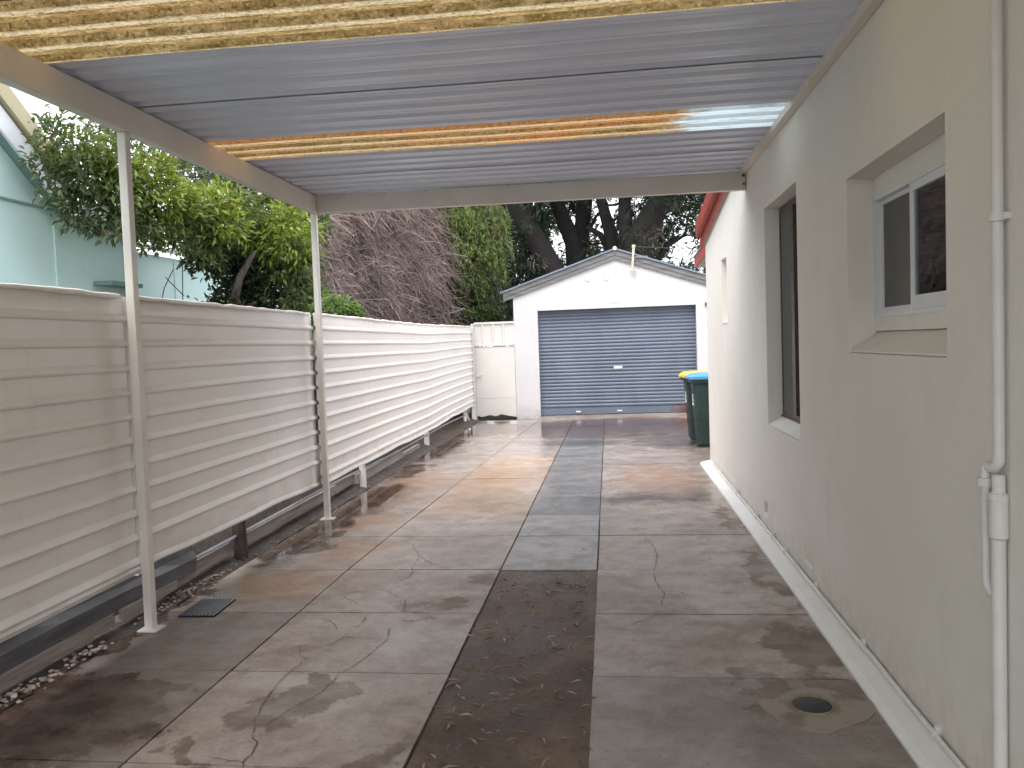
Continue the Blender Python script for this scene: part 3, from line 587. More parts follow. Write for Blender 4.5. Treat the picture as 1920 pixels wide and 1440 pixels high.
for k, (y0, y1, z0, z1, m) in enumerate([(1.5, 4.35, .045, .115, M_plank), (4.4, 5.05, .05, .13, M_plank), (4.95, 5.90, .055, .16, M_plank), (6.05, 8.35, .06, .165, M_plank), (8.4, 9.08, .06, .175, M_plank), (9.2, 11.3, .03, .15, M_plank), (11.4, 12.5, .0, .10, M_plank)]):
    xa = (-2.852 if k < 2 else -2.90 if k == 2 else -2.915)-(max(0, y0-6))*.012
    tag(build('timber_sleeper', MB().hexa([(xa-.05, y0, z0), (xa, y0, z0), (xa-.02, y1, z0+.01), (xa-.07, y1, z0+.01), (xa-.05, y0, z1), (xa, y0, z1), (xa-.02, y1, z1+random.uniform(-.02, .015)), (xa-.07, y1, z1)]), m, bevel=.006),
        ['long grey timber sleeper under the fence, nearest the camera', 'short timber sleeper end beside the near carport post', 'weathered timber sleeper just before the dark stump', 'long pale timber sleeper between the dark stump and the far post', 'short timber sleeper in front of the first white pipe stub', 'timber sleeper under the fence past the first white pipe stub', 'low timber sleeper by the puddle at the second white pipe stub'][k], 'sleeper', 'sleepers under the fence')
# pebbles along the soil edge
pb = MB()
def pebble(x, y, z, r):
    vs = []; ph = random.uniform(0, 6)
    for zz, rr in ((-.5, .6), (0, 1), (.5, .7)):
        for k in range(6): vs.append((x+r*rr*math.cos(k*1.047+ph)*random.uniform(.75, 1.15), y+r*rr*math.sin(k*1.047+ph)*random.uniform(.75, 1.15), z+r*.7*zz))
    pb.add(vs, [(i*6+k, i*6+(k+1) % 6, (i+1)*6+(k+1) % 6, (i+1)*6+k) for i in range(2) for k in range(6)]+[tuple(12+k for k in range(6))])
for _ in range(190): pebble(random.gauss(-2.815, .035), random.uniform(2.6, 4.15), random.uniform(.012, .035), random.uniform(.007, .018))
for _ in range(120): pebble(random.gauss(-2.84, .03), random.gauss(5.15, .3), random.uniform(.012, .03), random.uniform(.006, .013))
for _ in range(200): pebble(random.gauss(-2.83, .05), random.uniform(5, 16.8), random.uniform(.006, .03), random.uniform(.004, .011))
tag(build('pebbles', pb, M_pebble), 'pale pebbles spilling along the soil edge under the fence', 'pebbles', kind='stuff')

# dead leaves
n = 210; P = np.stack([rng.uniform(-.80, -.15, n), 2.85+2.8*rng.beta(1.2, 1.2, n), np.full(n, .002)], 1)
m2 = 70; P2 = np.stack([rng.uniform(-2.7, 1.0, m2), rng.uniform(2.6, 12, m2), np.full(m2, .008)], 1); P = np.concatenate([P, P2]); n += m2
an = rng.uniform(0, 6.28, n); D = np.stack([np.cos(an), np.sin(an), rng.uniform(-.02, .25, n)], 1)
tt = np.array([[.33, .265, .215]])*rng.uniform(.5, 1.5, (n, 1))*np.array([1, 1, 1]); sel = rng.random(n) < .12; tt[sel] = [.36, .24, .13]
sc_ = np.where(np.arange(n) < n-m2, 1.0, .6)
leaf_mesh('leaf_litter', P, D, np.stack([rng.normal(0, .25, n), rng.normal(0, .25, n), np.ones(n)], 1), rng.uniform(.03, .10, n)*sc_, rng.uniform(.006, .015, n)*sc_, tt, M_litter, label='scattered dead leaves and bark strips on the bare soil', cat='leaves', kind='stuff')

# ---------------------------------------------------------------- garage and gate
GY = 17.4
ga = thing('garage', (.11, 20, 0), 'white gabled garage with blue-grey roller door at the end', 'garage')
AX_, HALF, ZE, ZA = .11, 2.16, 2.56, 3.29
xa0, xa1 = AX_-HALF, AX_+HALF; dx0, dx1, dzt = -1.545, 1.735, 2.275
gw = MB()
def gz(x): return ZA-(ZA-ZE)*abs(x-AX_)/HALF
for y in (GY,):
    gw.add([(xa0, y, -.03), (dx0, y, -.03), (dx0, y, gz(dx0)), (xa0, y, gz(xa0))], [(0, 1, 2, 3)])
    gw.add([(dx1, y, -.03), (xa1, y, -.03), (xa1, y, gz(xa1)), (dx1, y, gz(dx1))], [(0, 1, 2, 3)])
    gw.add([(dx0, y, dzt), (dx1, y, dzt), (dx1, y, gz(dx1)), (AX_, y, ZA), (dx0, y, gz(dx0))], [(0, 1, 2, 3, 4)])
gw.add([(dx0, GY, -.03), (dx0, GY+.25, -.03), (dx0, GY+.25, dzt), (dx0, GY, dzt), (dx1, GY, -.03), (dx1, GY+.25, -.03), (dx1, GY+.25, dzt), (dx1, GY, dzt)], [(0, 1, 2, 3), (4, 7, 6, 5), (3, 2, 6, 7)])
gw.add([(xa0, GY, -.03), (xa0, GY+6, -.03), (xa0, GY+6, ZE), (xa0, GY, ZE), (xa1, GY, -.03), (xa1, GY+6, -.03), (xa1, GY+6, ZE), (xa1, GY, ZE), (AX_, GY+6, ZA)], [(0, 3, 2, 1), (4, 5, 6, 7), (1, 5, 6, 8, 2)])
o = build('wall', gw, M_gwall, ga)
for s in (-1, 1):
    xe = AX_+s*2.36; sl = (ZA-ZE)/HALF; ze = ZA+.20-sl*2.36
    # front barge, two stepped boards, then metal roof edge
    build('barge_board', MB().add([(AX_+s*.001, GY-.045, ZA-.02), (xe, GY-.045, ze-.205), (xe, GY-.045, ze-.02), (AX_+s*.001, GY-.045, ZA+.175), (AX_+s*.001, GY-.002, ZA-.02), (xe, GY-.002, ze-.205), (xe, GY-.002, ze-.02), (AX_+s*.001, GY-.002, ZA+.175)], [(0, 1, 2, 3), (4, 7, 6, 5), (0, 4, 5, 1), (2, 6, 7, 3), (1, 5, 6, 2), (0, 3, 7, 4)]), M_barge, ga)
    build('barge_batten', MB().add([(AX_+s*.001, GY-.062, ZA+.075), (xe, GY-.062, ze-.115), (xe, GY-.062, ze-.015), (AX_+s*.001, GY-.062, ZA+.178), (AX_+s*.001, GY-.046, ZA+.075), (xe, GY-.046, ze-.115), (xe, GY-.046, ze-.015), (AX_+s*.001, GY-.046, ZA+.178)], [(0, 1, 2, 3), (4, 7, 6, 5), (0, 4, 5, 1), (2, 6, 7, 3), (1, 5, 6, 2), (0, 3, 7, 4)]), M_barge, ga)
    xr = AX_+s*2.42; zr = ZA+.20-sl*2.42
    build('roof_slope', MB().hexa([(AX_, GY-.10, ZA+.182), (xr, GY-.10, zr-.016), (xr, GY+6.1, zr-.016), (AX_, GY+6.1, ZA+.182), (AX_, GY-.10, ZA+.212), (xr, GY-.10, zr+.016), (xr, GY+6.1, zr+.016), (AX_, GY+6.1, ZA+.212)]), M_groof, ga)
build('ridge_cap', MB().tube([(AX_, GY-.115, ZA+.205), (AX_, GY+6.1, ZA+.205)], .04, 10), M_white, ga, smooth=True)
rd = build('roller_door', MB().box(dx0+.002, dx1-.002, GY+.20, GY+.24, .05, dzt-.002), M_roller, ga)
sh = .0745; ns = int((dzt-.21)/sh)
prof = [(0, 0), (-.006, .003), (-.017, .016), (-.020, .034), (-.017, .054), (-.007, .067), (0, .070)]
s0 = build('slat', MB().extr([(GY+.20+u, .20+v) for u, v in prof], 'x', dx0+.004, dx1-.004), M_roller, rd, smooth=True)
for k in range(1, ns): dup(s0, rd, (0, 0, k*sh))
build('bottom_rail', MB().box(dx0+.004, dx1-.004, GY+.165, GY+.199, .055, .185), M_roller, rd)
build('name_plate', MB().box(.02, .20, GY+.172, GY+.178, 1.0, 1.055), M_sticker, rd)
for xx in (-.75, .12): build('lift_handle', MB().box(xx-.05, xx+.05, GY+.15, GY+.164, .10, .125), M_sticker, rd)
build('threshold', MB().hexa([(dx0, 17.0, -.012), (dx1, 17.0, -.012), (dx1, GY+.25, -.012), (dx0, GY+.25, -.012), (dx0, 17.0, -.004), (dx1, 17.0, -.004), (dx1, GY+.25, .048), (dx0, GY+.25, .048)]), M_conc, ga)
for xx in (-.477, -.079): build('insulator_plate', MB().tube([(xx, GY-.02, 2.89), (xx, GY+.001, 2.89)], [.045, .05], 14), M_gwall, ga)
build('wall_scar', MB().hexa([(.0, GY-.008, 2.38), (.18, GY-.008, 2.38), (.22, GY, 2.37), (-.04, GY, 2.37), (.02, GY-.008, 2.42), (.15, GY-.008, 2.42), (.17, GY, 2.44), (-.01, GY, 2.43)]), M_gwall, ga)
build('wall_lamp', MB().box(1.92, 1.98, GY-.07, GY, 2.24, 2.31), M_dark, ga)
pole = thing('service_pole', (.48, GY-.08, 3.03), 'rusty white service pole on the garage gable', 'pole')
build('shaft', MB().tube([(.455, GY-.09, 3.03), (.495, GY-.09, 3.50)], .026, 10), M_rust, pole, smooth=True)
build('cap', MB().tube([(.495, GY-.09, 3.49), (.499, GY-.09, 3.545)], .036, 10), M_rust, pole, smooth=True)
build('bracket', MB().box(.40, .53, GY-.12, GY-.046, 3.02, 3.04), M_rust, pole)
build('cross_arm', MB().box(.52, .78, GY-.10, GY-.07, 3.27, 3.31), M_barge, pole)
tag(build('service_wire', MB().tube([(.52+(6.5-.52)*u, GY-.09-1.5*u, 3.51-.9*u*(1-u)+.4*u*u) for u in np.linspace(0, 1, 24)], .007, 5), M_wire), 'thin service wire running right from the garage pole', 'wire')
# pedestrian gate between fence and garage
gt = thing('side_gate', (-2.49, GY, 0), 'cream metal gate between the fence and the garage', 'gate')
build('gate_post', MB().box(-2.975, -2.905, GY-.04, GY+.04, -.02, 2.05), M_gate, gt, bevel=.004)
bot = [(-2.9, .09), (-2.80, .06), (-2.62, .10), (-2.5, .07), (-2.38, .115), (-2.25, .08), (-2.056, .05)]
gl_ = MB(); k = len(bot); gl_.add([(x, GY-.012, z) for x, z in bot]+[(x, GY-.012, 1.555) for x, z in bot]+[(x, GY+.012, z) for x, z in bot]+[(x, GY+.012, 1.555) for x, z in bot], [(i, i+1, k+i+1, k+i) for i in range(k-1)]+[(2*k+i, 3*k+i, 3*k+i+1, 2*k+i+1) for i in range(k-1)]+[(i, 2*k+i, 2*k+i+1, i+1) for i in range(k-1)])
leaf_ = build('gate_leaf', gl_, M_gate, gt)
build('kick_seam', MB().box(-2.88, -2.12, GY-.018, GY-.0125, .462, .472), M_beam, leaf_)
build('latch', MB().tube([(-2.92, GY-.03, .93), (-2.80, GY-.04, .93)], .012, 8).tube([(-2.80, GY-.04, .93), (-2.775, GY-.05, .97)], .014, 8), M_gate, leaf_)
build('lintel_rail', MB().box(-2.904, -2.065, GY-.035, GY+.02, 1.565, 1.61), M_gate, gt, bevel=.003)
build('top_rail', MB().box(-2.904, -2.052, GY-.035, GY+.02, 2.03, 2.075), M_gate, gt, bevel=.003)
build('over_panel', MB().box(-2.904, -2.052, GY, GY+.015, 1.61, 2.03), M_gate, gt)
for xx in (-2.72, -2.50, -2.28): build('rib', MB().extr([(xx-.03, GY-.001), (xx-.012, GY-.03), (xx+.012, GY-.03), (xx+.03, GY-.001)], 'z', 1.612, 2.028), M_gate, gt)

# ---------------------------------------------------------------- wheelie bins
def wheelie(x, y, lidm, label, sc=1.0):
    b = thing('wheelie_bin', (x, y, 0), label, 'bin', 'wheelie bins behind the house corner')
    def ring(z, hx0, hx1, hy, rr=.05, n=5):
        out = []
        for cx, cy, a0 in ((hx1-rr, hy-rr, 0), (hx0+rr, hy-rr, 90), (hx0+rr, -hy+rr, 180), (hx1-rr, -hy+rr, 270)):
            for i in range(n+1):
                a = math.radians(a0+90*i/n); out.append((x+cx+rr*math.cos(a), y+cy+rr*math.sin(a), z))
        return out
    def loft(rings, name, m, smooth=True):
        mb = MB(); k = len(rings[0]); mb.add([p for r in rings for p in r], [(i*k+j, i*k+(j+1) % k, (i+1)*k+(j+1) % k, (i+1)*k+j) for i in range(len(rings)-1) for j in range(k)]+[tuple(range(k-1, -1, -1)), tuple((len(rings)-1)*k+j for j in range(k))])
        return build(name, mb, m, b, smooth=True)
    loft([ring(.03, -.22, .17, .20), ring(.05, -.235, .19, .22), ring(.85, -.285, .30, .265), ring(.93, -.29, .32, .275)], 'body', M_bin)
    loft([ring(.93, -.315, .35, .292), ring(.945, -.335, .36, .30), ring(.985, -.335, .36, .30), ring(.99, -.32, .36, .29)], 'rim', M_bin)
    loft([ring(.992, -.345, .36, .305), ring(1.03, -.35, .36, .31), ring(1.065, -.30, .33, .27), ring(1.078, -.18, .25, .18)], 'lid', lidm)
    build('lid_grip', MB().box(x-.375, x-.34, y-.13, y+.13, .998, 1.02), lidm, b, bevel=.005)
    build('handle', MB().tube([(x+.40, y-.24, .98), (x+.40, y+.24, .98)], .016, 8), M_bin, b)
    for s in (-1, 1): build('wheel', MB().tube([(x+.26, y+s*.235, .10), (x+.26, y+s*.285, .10)], .10, 20), M_rubber, b)
    for zz in (.60, .66, .72): build('number_sticker', MB().box(x-.283+.0, x-.272, y-.05, y+.05, zz, zz+.045), M_sticker, b)
wheelie(1.43, 12.33, M_blue, 'dark green wheelie bin with blue lid, the nearer one')
wheelie(1.385, 12.98, M_yellow, 'dark green wheelie bin with yellow lid, behind the blue one')

# ---------------------------------------------------------------- neighbour's house
XN = -5.6
nh = thing('neighbour_house', (XN-2, 5, 0), 'mint green house with white barge behind the fence', 'house')
k = 5.6/5
rA, rB = on(0, 215, 0, XN+.15), on(68, 303, 0, XN+.15)           # barge line on its own plane
slp = (rB[2]-rA[2])/(rB[1]-rA[1])
def rzn(y): return rA[2]+slp*(y-rA[1])
ylow = rA[1]+(3.15-rA[2])/slp; ycor = 9.1; yap = 4.4
build('wall', MB().extr([(-4, -.05), (ycor, -.05), (ycor, 3.06), (ylow-.02, 3.06), (yap, rzn(yap)-.09), (-4, rzn(yap)-.09)], 'x', XN-4, XN), M_mint, nh)
def rake(name, z0, z1, x0, x1, m): build(name, MB().hexa([(x0, yap, rzn(yap)+z0), (x1, yap, rzn(yap)+z0), (x1, ylow, rzn(ylow)+z0), (x0, ylow, rzn(ylow)+z0), (x0, yap, rzn(yap)+z1), (x1, yap, rzn(yap)+z1), (x1, ylow, rzn(ylow)+z1), (x0, ylow, rzn(ylow)+z1)]), m, nh)
rake('barge_board', -.13, .10, XN+.12, XN+.15, M_white); rake('eave_lining', -.10, -.08, XN+.001, XN+.119, M_mintd); rake('roof_edge', .13, .33, XN-2, XN+.20, M_creamy)  # eave lining's dark green has the shade under the overhang put in
build('eave', MB().box(XN-4, XN+.3, ylow, ycor+.2, 3.05, 3.2), M_white, nh)
zc = on(0, 370, 0, XN)[2]
build('cover_strip', MB().box(XN+.001, XN+.018, -4, 8.0, zc-.012, zc+.008), M_mintd, nh)
build('cover_strip', MB().box(XN+.001, XN+.016, 7.84, 7.89, 0, 2.95), M_mint, nh)
build('corner_strip', MB().box(XN+.001, XN+.03, ycor-.05, ycor+.01, 0, 3.0), M_mintd, nh)
build('rear_wall', MB().box(XN-3, XN-.25, ycor+.02, 13.0, -.05, 2.9), M_mint, nh)
build('rear_cover_strip', MB().box(XN-.249, XN-.235, 10.6, 10.65, 0, 2.85), M_mint, nh)
build('rear_roof', MB().hexa([(XN-3, ycor+.02, 3.6), (XN-.1, ycor+.02, 2.92), (XN-.1, 13.1, 2.92), (XN-3, 13.1, 3.6), (XN-3, ycor+.02, 3.66), (XN-.1, ycor+.02, 2.98), (XN-.1, 13.1, 2.98), (XN-3, 13.1, 3.66)]), M_white, nh)
build('ledge', MB().box(XN+.002, XN+.22, 8.45, 9.05, 2.385, 2.43), M_mintd, nh)

# ---------------------------------------------------------------- vegetation
def clump_leaves(C, Rr, n, flat=.8):
    """leaf positions spread in shells round clump centres"""
    u = rng.normal(0, 1, (n, 3)); u /= np.linalg.norm(u, axis=1, keepdims=True)
    r = Rr*rng.uniform(.35, 1.0, (n, 1))**.6; u2 = u*np.array([1, 1, flat]); return C+u2*r, u
# -- broadleaf tree over the fence
tr = thing('broadleaf_tree', on(470, 585, 1, 10.0)*np.array([1, 1, 0]), 'bushy green tree leaning over the fence beside the mint house', 'tree')
clumps = [  # px, py, depth, radius m, brightness class
 (105,255,7.2,.22,0),(150,285,7.3,.30,1),(95,300,7.1,.16,0),(125,330,7.2,.28,0),(180,330,7.5,.32,1),(112,370,7.2,.2,0),(160,385,7.3,.25,0),(215,290,7.6,.30,0),(225,360,7.6,.32,1),(205,405,7.4,.25,0),(250,415,7.7,.26,0),
 (270,330,7.8,.28,2),(300,370,7.9,.34,2),(285,420,8.0,.32,1),(325,405,8.1,.28,1),(345,440,8.4,.26,0),(360,350,9.4,.34,0),(315,310,9.0,.25,0),(420,345,10,.4,0),(390,390,8.6,.32,2),(410,420,8.6,.30,2),(365,400,8.6,.3,1),(440,400,9.0,.3,1),
 (380,450,8.7,.28,1),(385,470,8.9,.24,-1),(400,485,9.4,.30,-1),(440,470,9.5,.35,-1),(470,430,9.6,.34,1),(500,400,9.8,.32,0),(525,385,10,.30,1),(545,425,9.4,.32,2),(555,460,9.4,.28,2),(520,460,9.5,.34,2),(490,490,9.7,.34,0),(540,500,9.6,.30,1),(570,500,9.5,.24,0),
 (520,535,9.6,.32,0),(470,530,9.9,.36,-1),(560,555,9.6,.28,0),(500,570,9.6,.32,-1),(440,560,9.5,.30,-1),(415,575,9.3,.22,-1),(375,588,9.2,.14,0),(455,590,9.3,.30,0),(560,585,9.4,.26,0),(590,430,10.4,.25,0),(580,370,10.6,.35,0),(240,240,8.2,.25,0),(195,245,7.8,.18,0),
 (350,250,10,.5,0),(450,300,10.6,.6,0),(300,210,9.5,.5,0),(520,300,10.8,.6,0)]
PP, DD, NN, LL, TT = [], [], [], [], []
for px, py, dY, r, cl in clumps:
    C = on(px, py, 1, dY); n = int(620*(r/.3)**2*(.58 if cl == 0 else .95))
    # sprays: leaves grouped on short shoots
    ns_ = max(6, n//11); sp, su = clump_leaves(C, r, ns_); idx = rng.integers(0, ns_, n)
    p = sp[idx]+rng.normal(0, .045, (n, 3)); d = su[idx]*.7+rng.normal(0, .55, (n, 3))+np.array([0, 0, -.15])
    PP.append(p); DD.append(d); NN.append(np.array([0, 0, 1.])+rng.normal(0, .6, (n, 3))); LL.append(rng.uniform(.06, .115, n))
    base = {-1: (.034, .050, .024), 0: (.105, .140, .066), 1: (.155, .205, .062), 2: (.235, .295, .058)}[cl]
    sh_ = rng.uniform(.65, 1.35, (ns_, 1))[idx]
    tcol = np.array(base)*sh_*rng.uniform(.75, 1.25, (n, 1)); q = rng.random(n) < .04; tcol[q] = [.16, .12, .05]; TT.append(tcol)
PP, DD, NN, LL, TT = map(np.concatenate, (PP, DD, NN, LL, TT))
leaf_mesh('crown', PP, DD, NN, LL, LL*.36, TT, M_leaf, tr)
tk = MB()
def pxtube(mb, pts, wpx, dY, n=8, dys=None):
    P3 = [on(x, y, 1, dY if dys is None else dys[i]) for i, (x, y) in enumerate(pts)]; mb.tube(P3, [ww/2/F_PX*(dY) for ww in wpx], n)
B = on(470, 585, 1, 10.0)
tk.tube([(B[0], 10, -.1), (B[0]+.02, 10, 1.6), tuple(on(465, 520, 1, 10)), tuple(on(455, 440, 1, 10)), tuple(on(448, 365, 1, 10.1)), tuple(on(440, 250, 1, 10.2))], [.17, .15, .13, .13, .12, .07], 10)
build('trunk', tk, M_bark, tr, smooth='all')
bk = [([(465,510),(400,470),(330,420),(250,380),(150,340)], [10, 9, 8.3, 7.8, 7.4]), ([(455,460),(480,420),(540,420)], [10, 9.8, 9.6]), ([(460,500),(500,480),(560,480)], [10, 9.8, 9.6]), ([(452,420),(400,380),(300,300),(200,280)], [10, 9.4, 8.4, 7.9]), ([(440,560),(450,520),(470,485),(480,470)], [9.0, 9.0, 9.0, 9.0]), ([(465,560),(430,530),(380,500)], [10, 9.6, 9.2])]
for pts, ds in bk:
    mb = MB(); mb.tube([on(x, y, 1, d) for (x, y), d in zip(pts, ds)], list(np.linspace(.06, .015, len(pts)))[:len(pts)], 6); build('branch', mb, M_bark2, tr, smooth='all')
for pts in ([(300,580),(308,540),(325,505)], [(310,520),(345,555)], [(343,575),(342,490)], [(330,505),(350,480)]):
    mb = MB(); mb.tube([on(x, y, 1, 8.9) for x, y in pts], .006, 5); build('twig', mb, M_bark2, tr)

def shrub(name, spots, label, base, leafL=.09, dens=500, cat='shrub'):
    PP, DD, NN, TT = [], [], [], []
    for px, py, dY, r in spots:
        C = on(px, py, 1, dY); n = int(dens*(r/.2)**2); p, u = clump_leaves(C, r, n); PP.append(p); DD.append(u+rng.normal(0, .5, (n, 3))); NN.append(np.array([0, 0, 1.])+rng.normal(0, .5, (n, 3))); TT.append(np.array(base)*rng.uniform(.6, 1.4, (n, 1)))
    PP, DD, NN, TT = map(np.concatenate, (PP, DD, NN, TT)); c0 = PP.mean(0); c0[2] = 0
    s = thing(name, c0, label, cat); L = rng.uniform(.7, 1.2, len(PP))*leafL
    leaf_mesh('foliage', PP, DD, NN, L, L*.4, TT, M_leaf, s)
    for k in range(4): build('stem', MB().tube([(c0[0]+random.uniform(-.1, .1), c0[1]+random.uniform(-.1, .1), -.05), (c0[0]+random.uniform(-.3, .3), c0[1]+random.uniform(-.2, .2), PP[:, 2].mean())], [.02, .01], 5), M_bark2, s)
shrub('low_shrub', [(612,580,9.2,.16), (640,580,9.3,.17), (660,588,9.4,.13), (590,560,9.6,.2), (600,600,9.4,.2), (650,600,9.4,.2)], 'light green shrub peeping over the fence by the far post', (.19, .27, .11), .08, 420)
shrub('gate_shrub', [(880,595,18.3,.22), (910,590,18.6,.25), (850,600,18.2,.2), (930,600,18.8,.2), (900,570,19, .2)], 'pale green shrub behind the fence end near the gate', (.10, .14, .055), .10, 380)

# -- dead vine mass
vn = thing('dead_vine', (-4.0, 15.5, 0), 'tangle of dry brown vine hanging behind the fence', 'vine')
def twigs(N, core):
    vs, fs, tint = [], [], []
    b = 0
    for i in range(N):
        px, py = rng.uniform(575, 865), rng.uniform(300, 640)
        edge = 862-max(0, (500-py))*.35+max(0, py-560)*.2
        if px > edge-20*rng.random(): continue
        lump = .35*math.sin(px*.031+1)+.3*math.sin(py*.04+px*.013)+.2*math.sin(px*.07-py*.05)
        dY = 13.3+.5*lump+rng.uniform(0, .55)+max(0, px-590)*.0178
        p = on(px, py, 1, dY); m = 6; L = rng.uniform(.25, .75); ang = rng.normal(.55, .9)
        d = np.array([math.sin(ang)*.8, rng.normal(0, .35), -.35+.6*rng.normal()]); d /= np.linalg.norm(d)
        droop = rng.uniform(.15, .7); rad = rng.choice([.0035, .0045, .006, .009], p=[.4, .35, .2, .05])
        pts = [p]
        for k in range(m-1):
            d = d+np.array([rng.normal(0, .12), rng.normal(0, .12), -droop*.28+rng.normal(0, .1)]); d /= np.linalg.norm(d); pts.append(pts[-1]+d*L/(m-1))
        tc = np.array([.235, .182, .160]) if rng.random() < .62 else (np.array([.115, .085, .078]) if rng.random() < .6 else np.array([.36, .285, .21]))
        tc = tc*rng.uniform(.7, 1.3)*(1.0+.55*math.sin(px*.055+py*.021)*math.sin(py*.047-px*.017+1)+.25*math.sin(px*.11+py*.09))*np.array([1.0, .97, 1.02])  # light lumps and shaded hollows put into the twig tint
        for k, q in enumerate(pts):
            for a in (0, 2.09, 4.19): vs.append(q+rad*(1-.5*k/m)*np.array([math.cos(a), math.sin(a)*.6, math.sin(a)])); tint.append(tc)
        for k in range(m-1):
            for a in range(3): fs.append((b+k*3+a, b+k*3+(a+1) % 3, b+(k+1)*3+(a+1) % 3, b+(k+1)*3+a))
        b += 3*m
    return vs, fs, tint
def tinted(name, vs, fs, tint, m, parent, **kw):
    mb = MB(); mb.v = [tuple(v) for v in vs]; mb.f = fs; v = np.array(mb.v); c = (v.min(0)+v.max(0))/2
    me = bpy.data.meshes.new(name); me.from_pydata([tuple(p) for p in v-c], [], fs); me.update(); at = me.attributes.new('tint', 'FLOAT_COLOR', 'POINT')
    at.data.foreach_set('color', np.concatenate([np.array(tint), np.ones((len(vs), 1))], 1).astype(np.float32).ravel()); me.materials.append(m)
    o = bpy.data.objects.new(name, me); COL.objects.link(o); o.parent = parent; o.location = c-ORG[parent.name]; ORG[o.name] = c; return tag(o, **kw)
tinted('twig_tangle', *twigs(9000, 0), M_twig, vn, kind='stuff')
# opaque brush core added behind the vine, interior shade in its colour
hp = MB(); nu, nv = 34, 26; pts = []
for j in range(nv):
    for i in range(nu):
        px = 540+305*i/(nu-1); z = 5.2*j/(nv-1)-.05; yb = 14.3+max(0, px-590)*.0178; q = on(px, 500, 1, yb)
        pts.append((q[0]+rng.normal(0, .05), yb+.30*math.sin(px*.031+1)+.2*math.sin(z*3+px*.02)+rng.normal(0, .07), z))
hp.add(pts, [(j*nu+i, j*nu+i+1, (j+1)*nu+i+1, (j+1)*nu+i) for j in range(nv-1) for i in range(nu-1)])
b0 = len(hp.v); hp.add([(x, y+1.2, z) for x, y, z in pts], [(j*nu+i+1, j*nu+i, (j+1)*nu+i, (j+1)*nu+i+1) for j in range(nv-1) for i in range(nu-1)])
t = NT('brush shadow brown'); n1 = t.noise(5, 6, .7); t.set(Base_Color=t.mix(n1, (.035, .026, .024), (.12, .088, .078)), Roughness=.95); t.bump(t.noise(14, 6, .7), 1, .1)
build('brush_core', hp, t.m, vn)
for pts in ([(640,470),(620,430),(605,400)], [(700,430),(715,400),(720,370)], [(600,480),(640,490),(660,530)]):
    mb = MB(); mb.tube([on(x, y, 1, 13.1) for x, y in pts], [.03, .022, .012], 6); build('vine_stem', mb, M_bark2, vn)

# -- weeping tree with hanging green strands
wp = thing('weeping_tree', (-3.3, 18.6, 0), 'tree with drooping light green strands left of the garage', 'tree')
PP, DD, NN, LL, TT = [], [], [], [], []
wcl = [(835,395,.45,1),(865,415,.5,2),(895,395,.45,1),(850,455,.45,2),(880,470,.5,2),(905,445,.42,1),(868,520,.45,1),(890,545,.4,0),(845,505,.35,0),(905,500,.38,1),(830,440,.35,0),(850,560,.35,0),(875,580,.35,0),(860,340,.6,0),(900,330,.6,0),(820,340,.6,0),(912,420,.3,2),(915,470,.25,1)]
for px0, py0, rr0, cl in wcl:
    C = on(px0, py0-14, 1, rng.uniform(18.6, 19.8))
    for i in range(int(95*(rr0/.45)**2)):
        a = rng.uniform(0, 6.28); h = rng.uniform(0, 1); out = np.array([math.cos(a), math.sin(a), 0.])*rr0*math.sqrt(rng.random()); Ln = rng.uniform(.25, .75)
        p0 = C+out+np.array([0, 0, .25*rr0*(1-h)+rng.normal(0, .12)]); n = int(30*Ln)+4; s = rng.uniform(0, 1, (n, 1))
        o2 = out/(np.linalg.norm(out)+1e-6); sw = np.array([.16, 0, 0])
        p = p0+s*Ln*np.array([0, 0, -1.])+(o2*.35+sw)*Ln*np.sqrt(s)+rng.normal(0, .022, (n, 3))
        PP.append(p); DD.append(np.array([0, 0, -.9])+o2*.3+sw+rng.normal(0, .42, (n, 3))); NN.append(rng.normal(0, 1, (n, 3))); LL.append(rng.uniform(.06, .15, n))
        b_ = np.array([(.05, .085, .028), (.105, .160, .042), (.165, .225, .055)][cl]) if rng.random() < .8 else np.array([.20, .19, .085]); TT.append(b_*rng.uniform(.65, 1.35)*rng.uniform(.8, 1.2, (n, 1)))
PP, DD, NN, LL, TT = map(np.concatenate, (PP, DD, NN, LL, TT)); leaf_mesh('crown', PP, DD, NN, LL, LL*.22, TT, M_leaf, wp)
build('trunk', MB().tube([(-3.2, 19.2, -.1), (-3.25, 19.2, 2.5), (-3.4, 19.0, 5.0), (-3.5, 18.6, 6.2)], [.16, .14, .1, .05], 8), M_bark, wp, smooth='all')

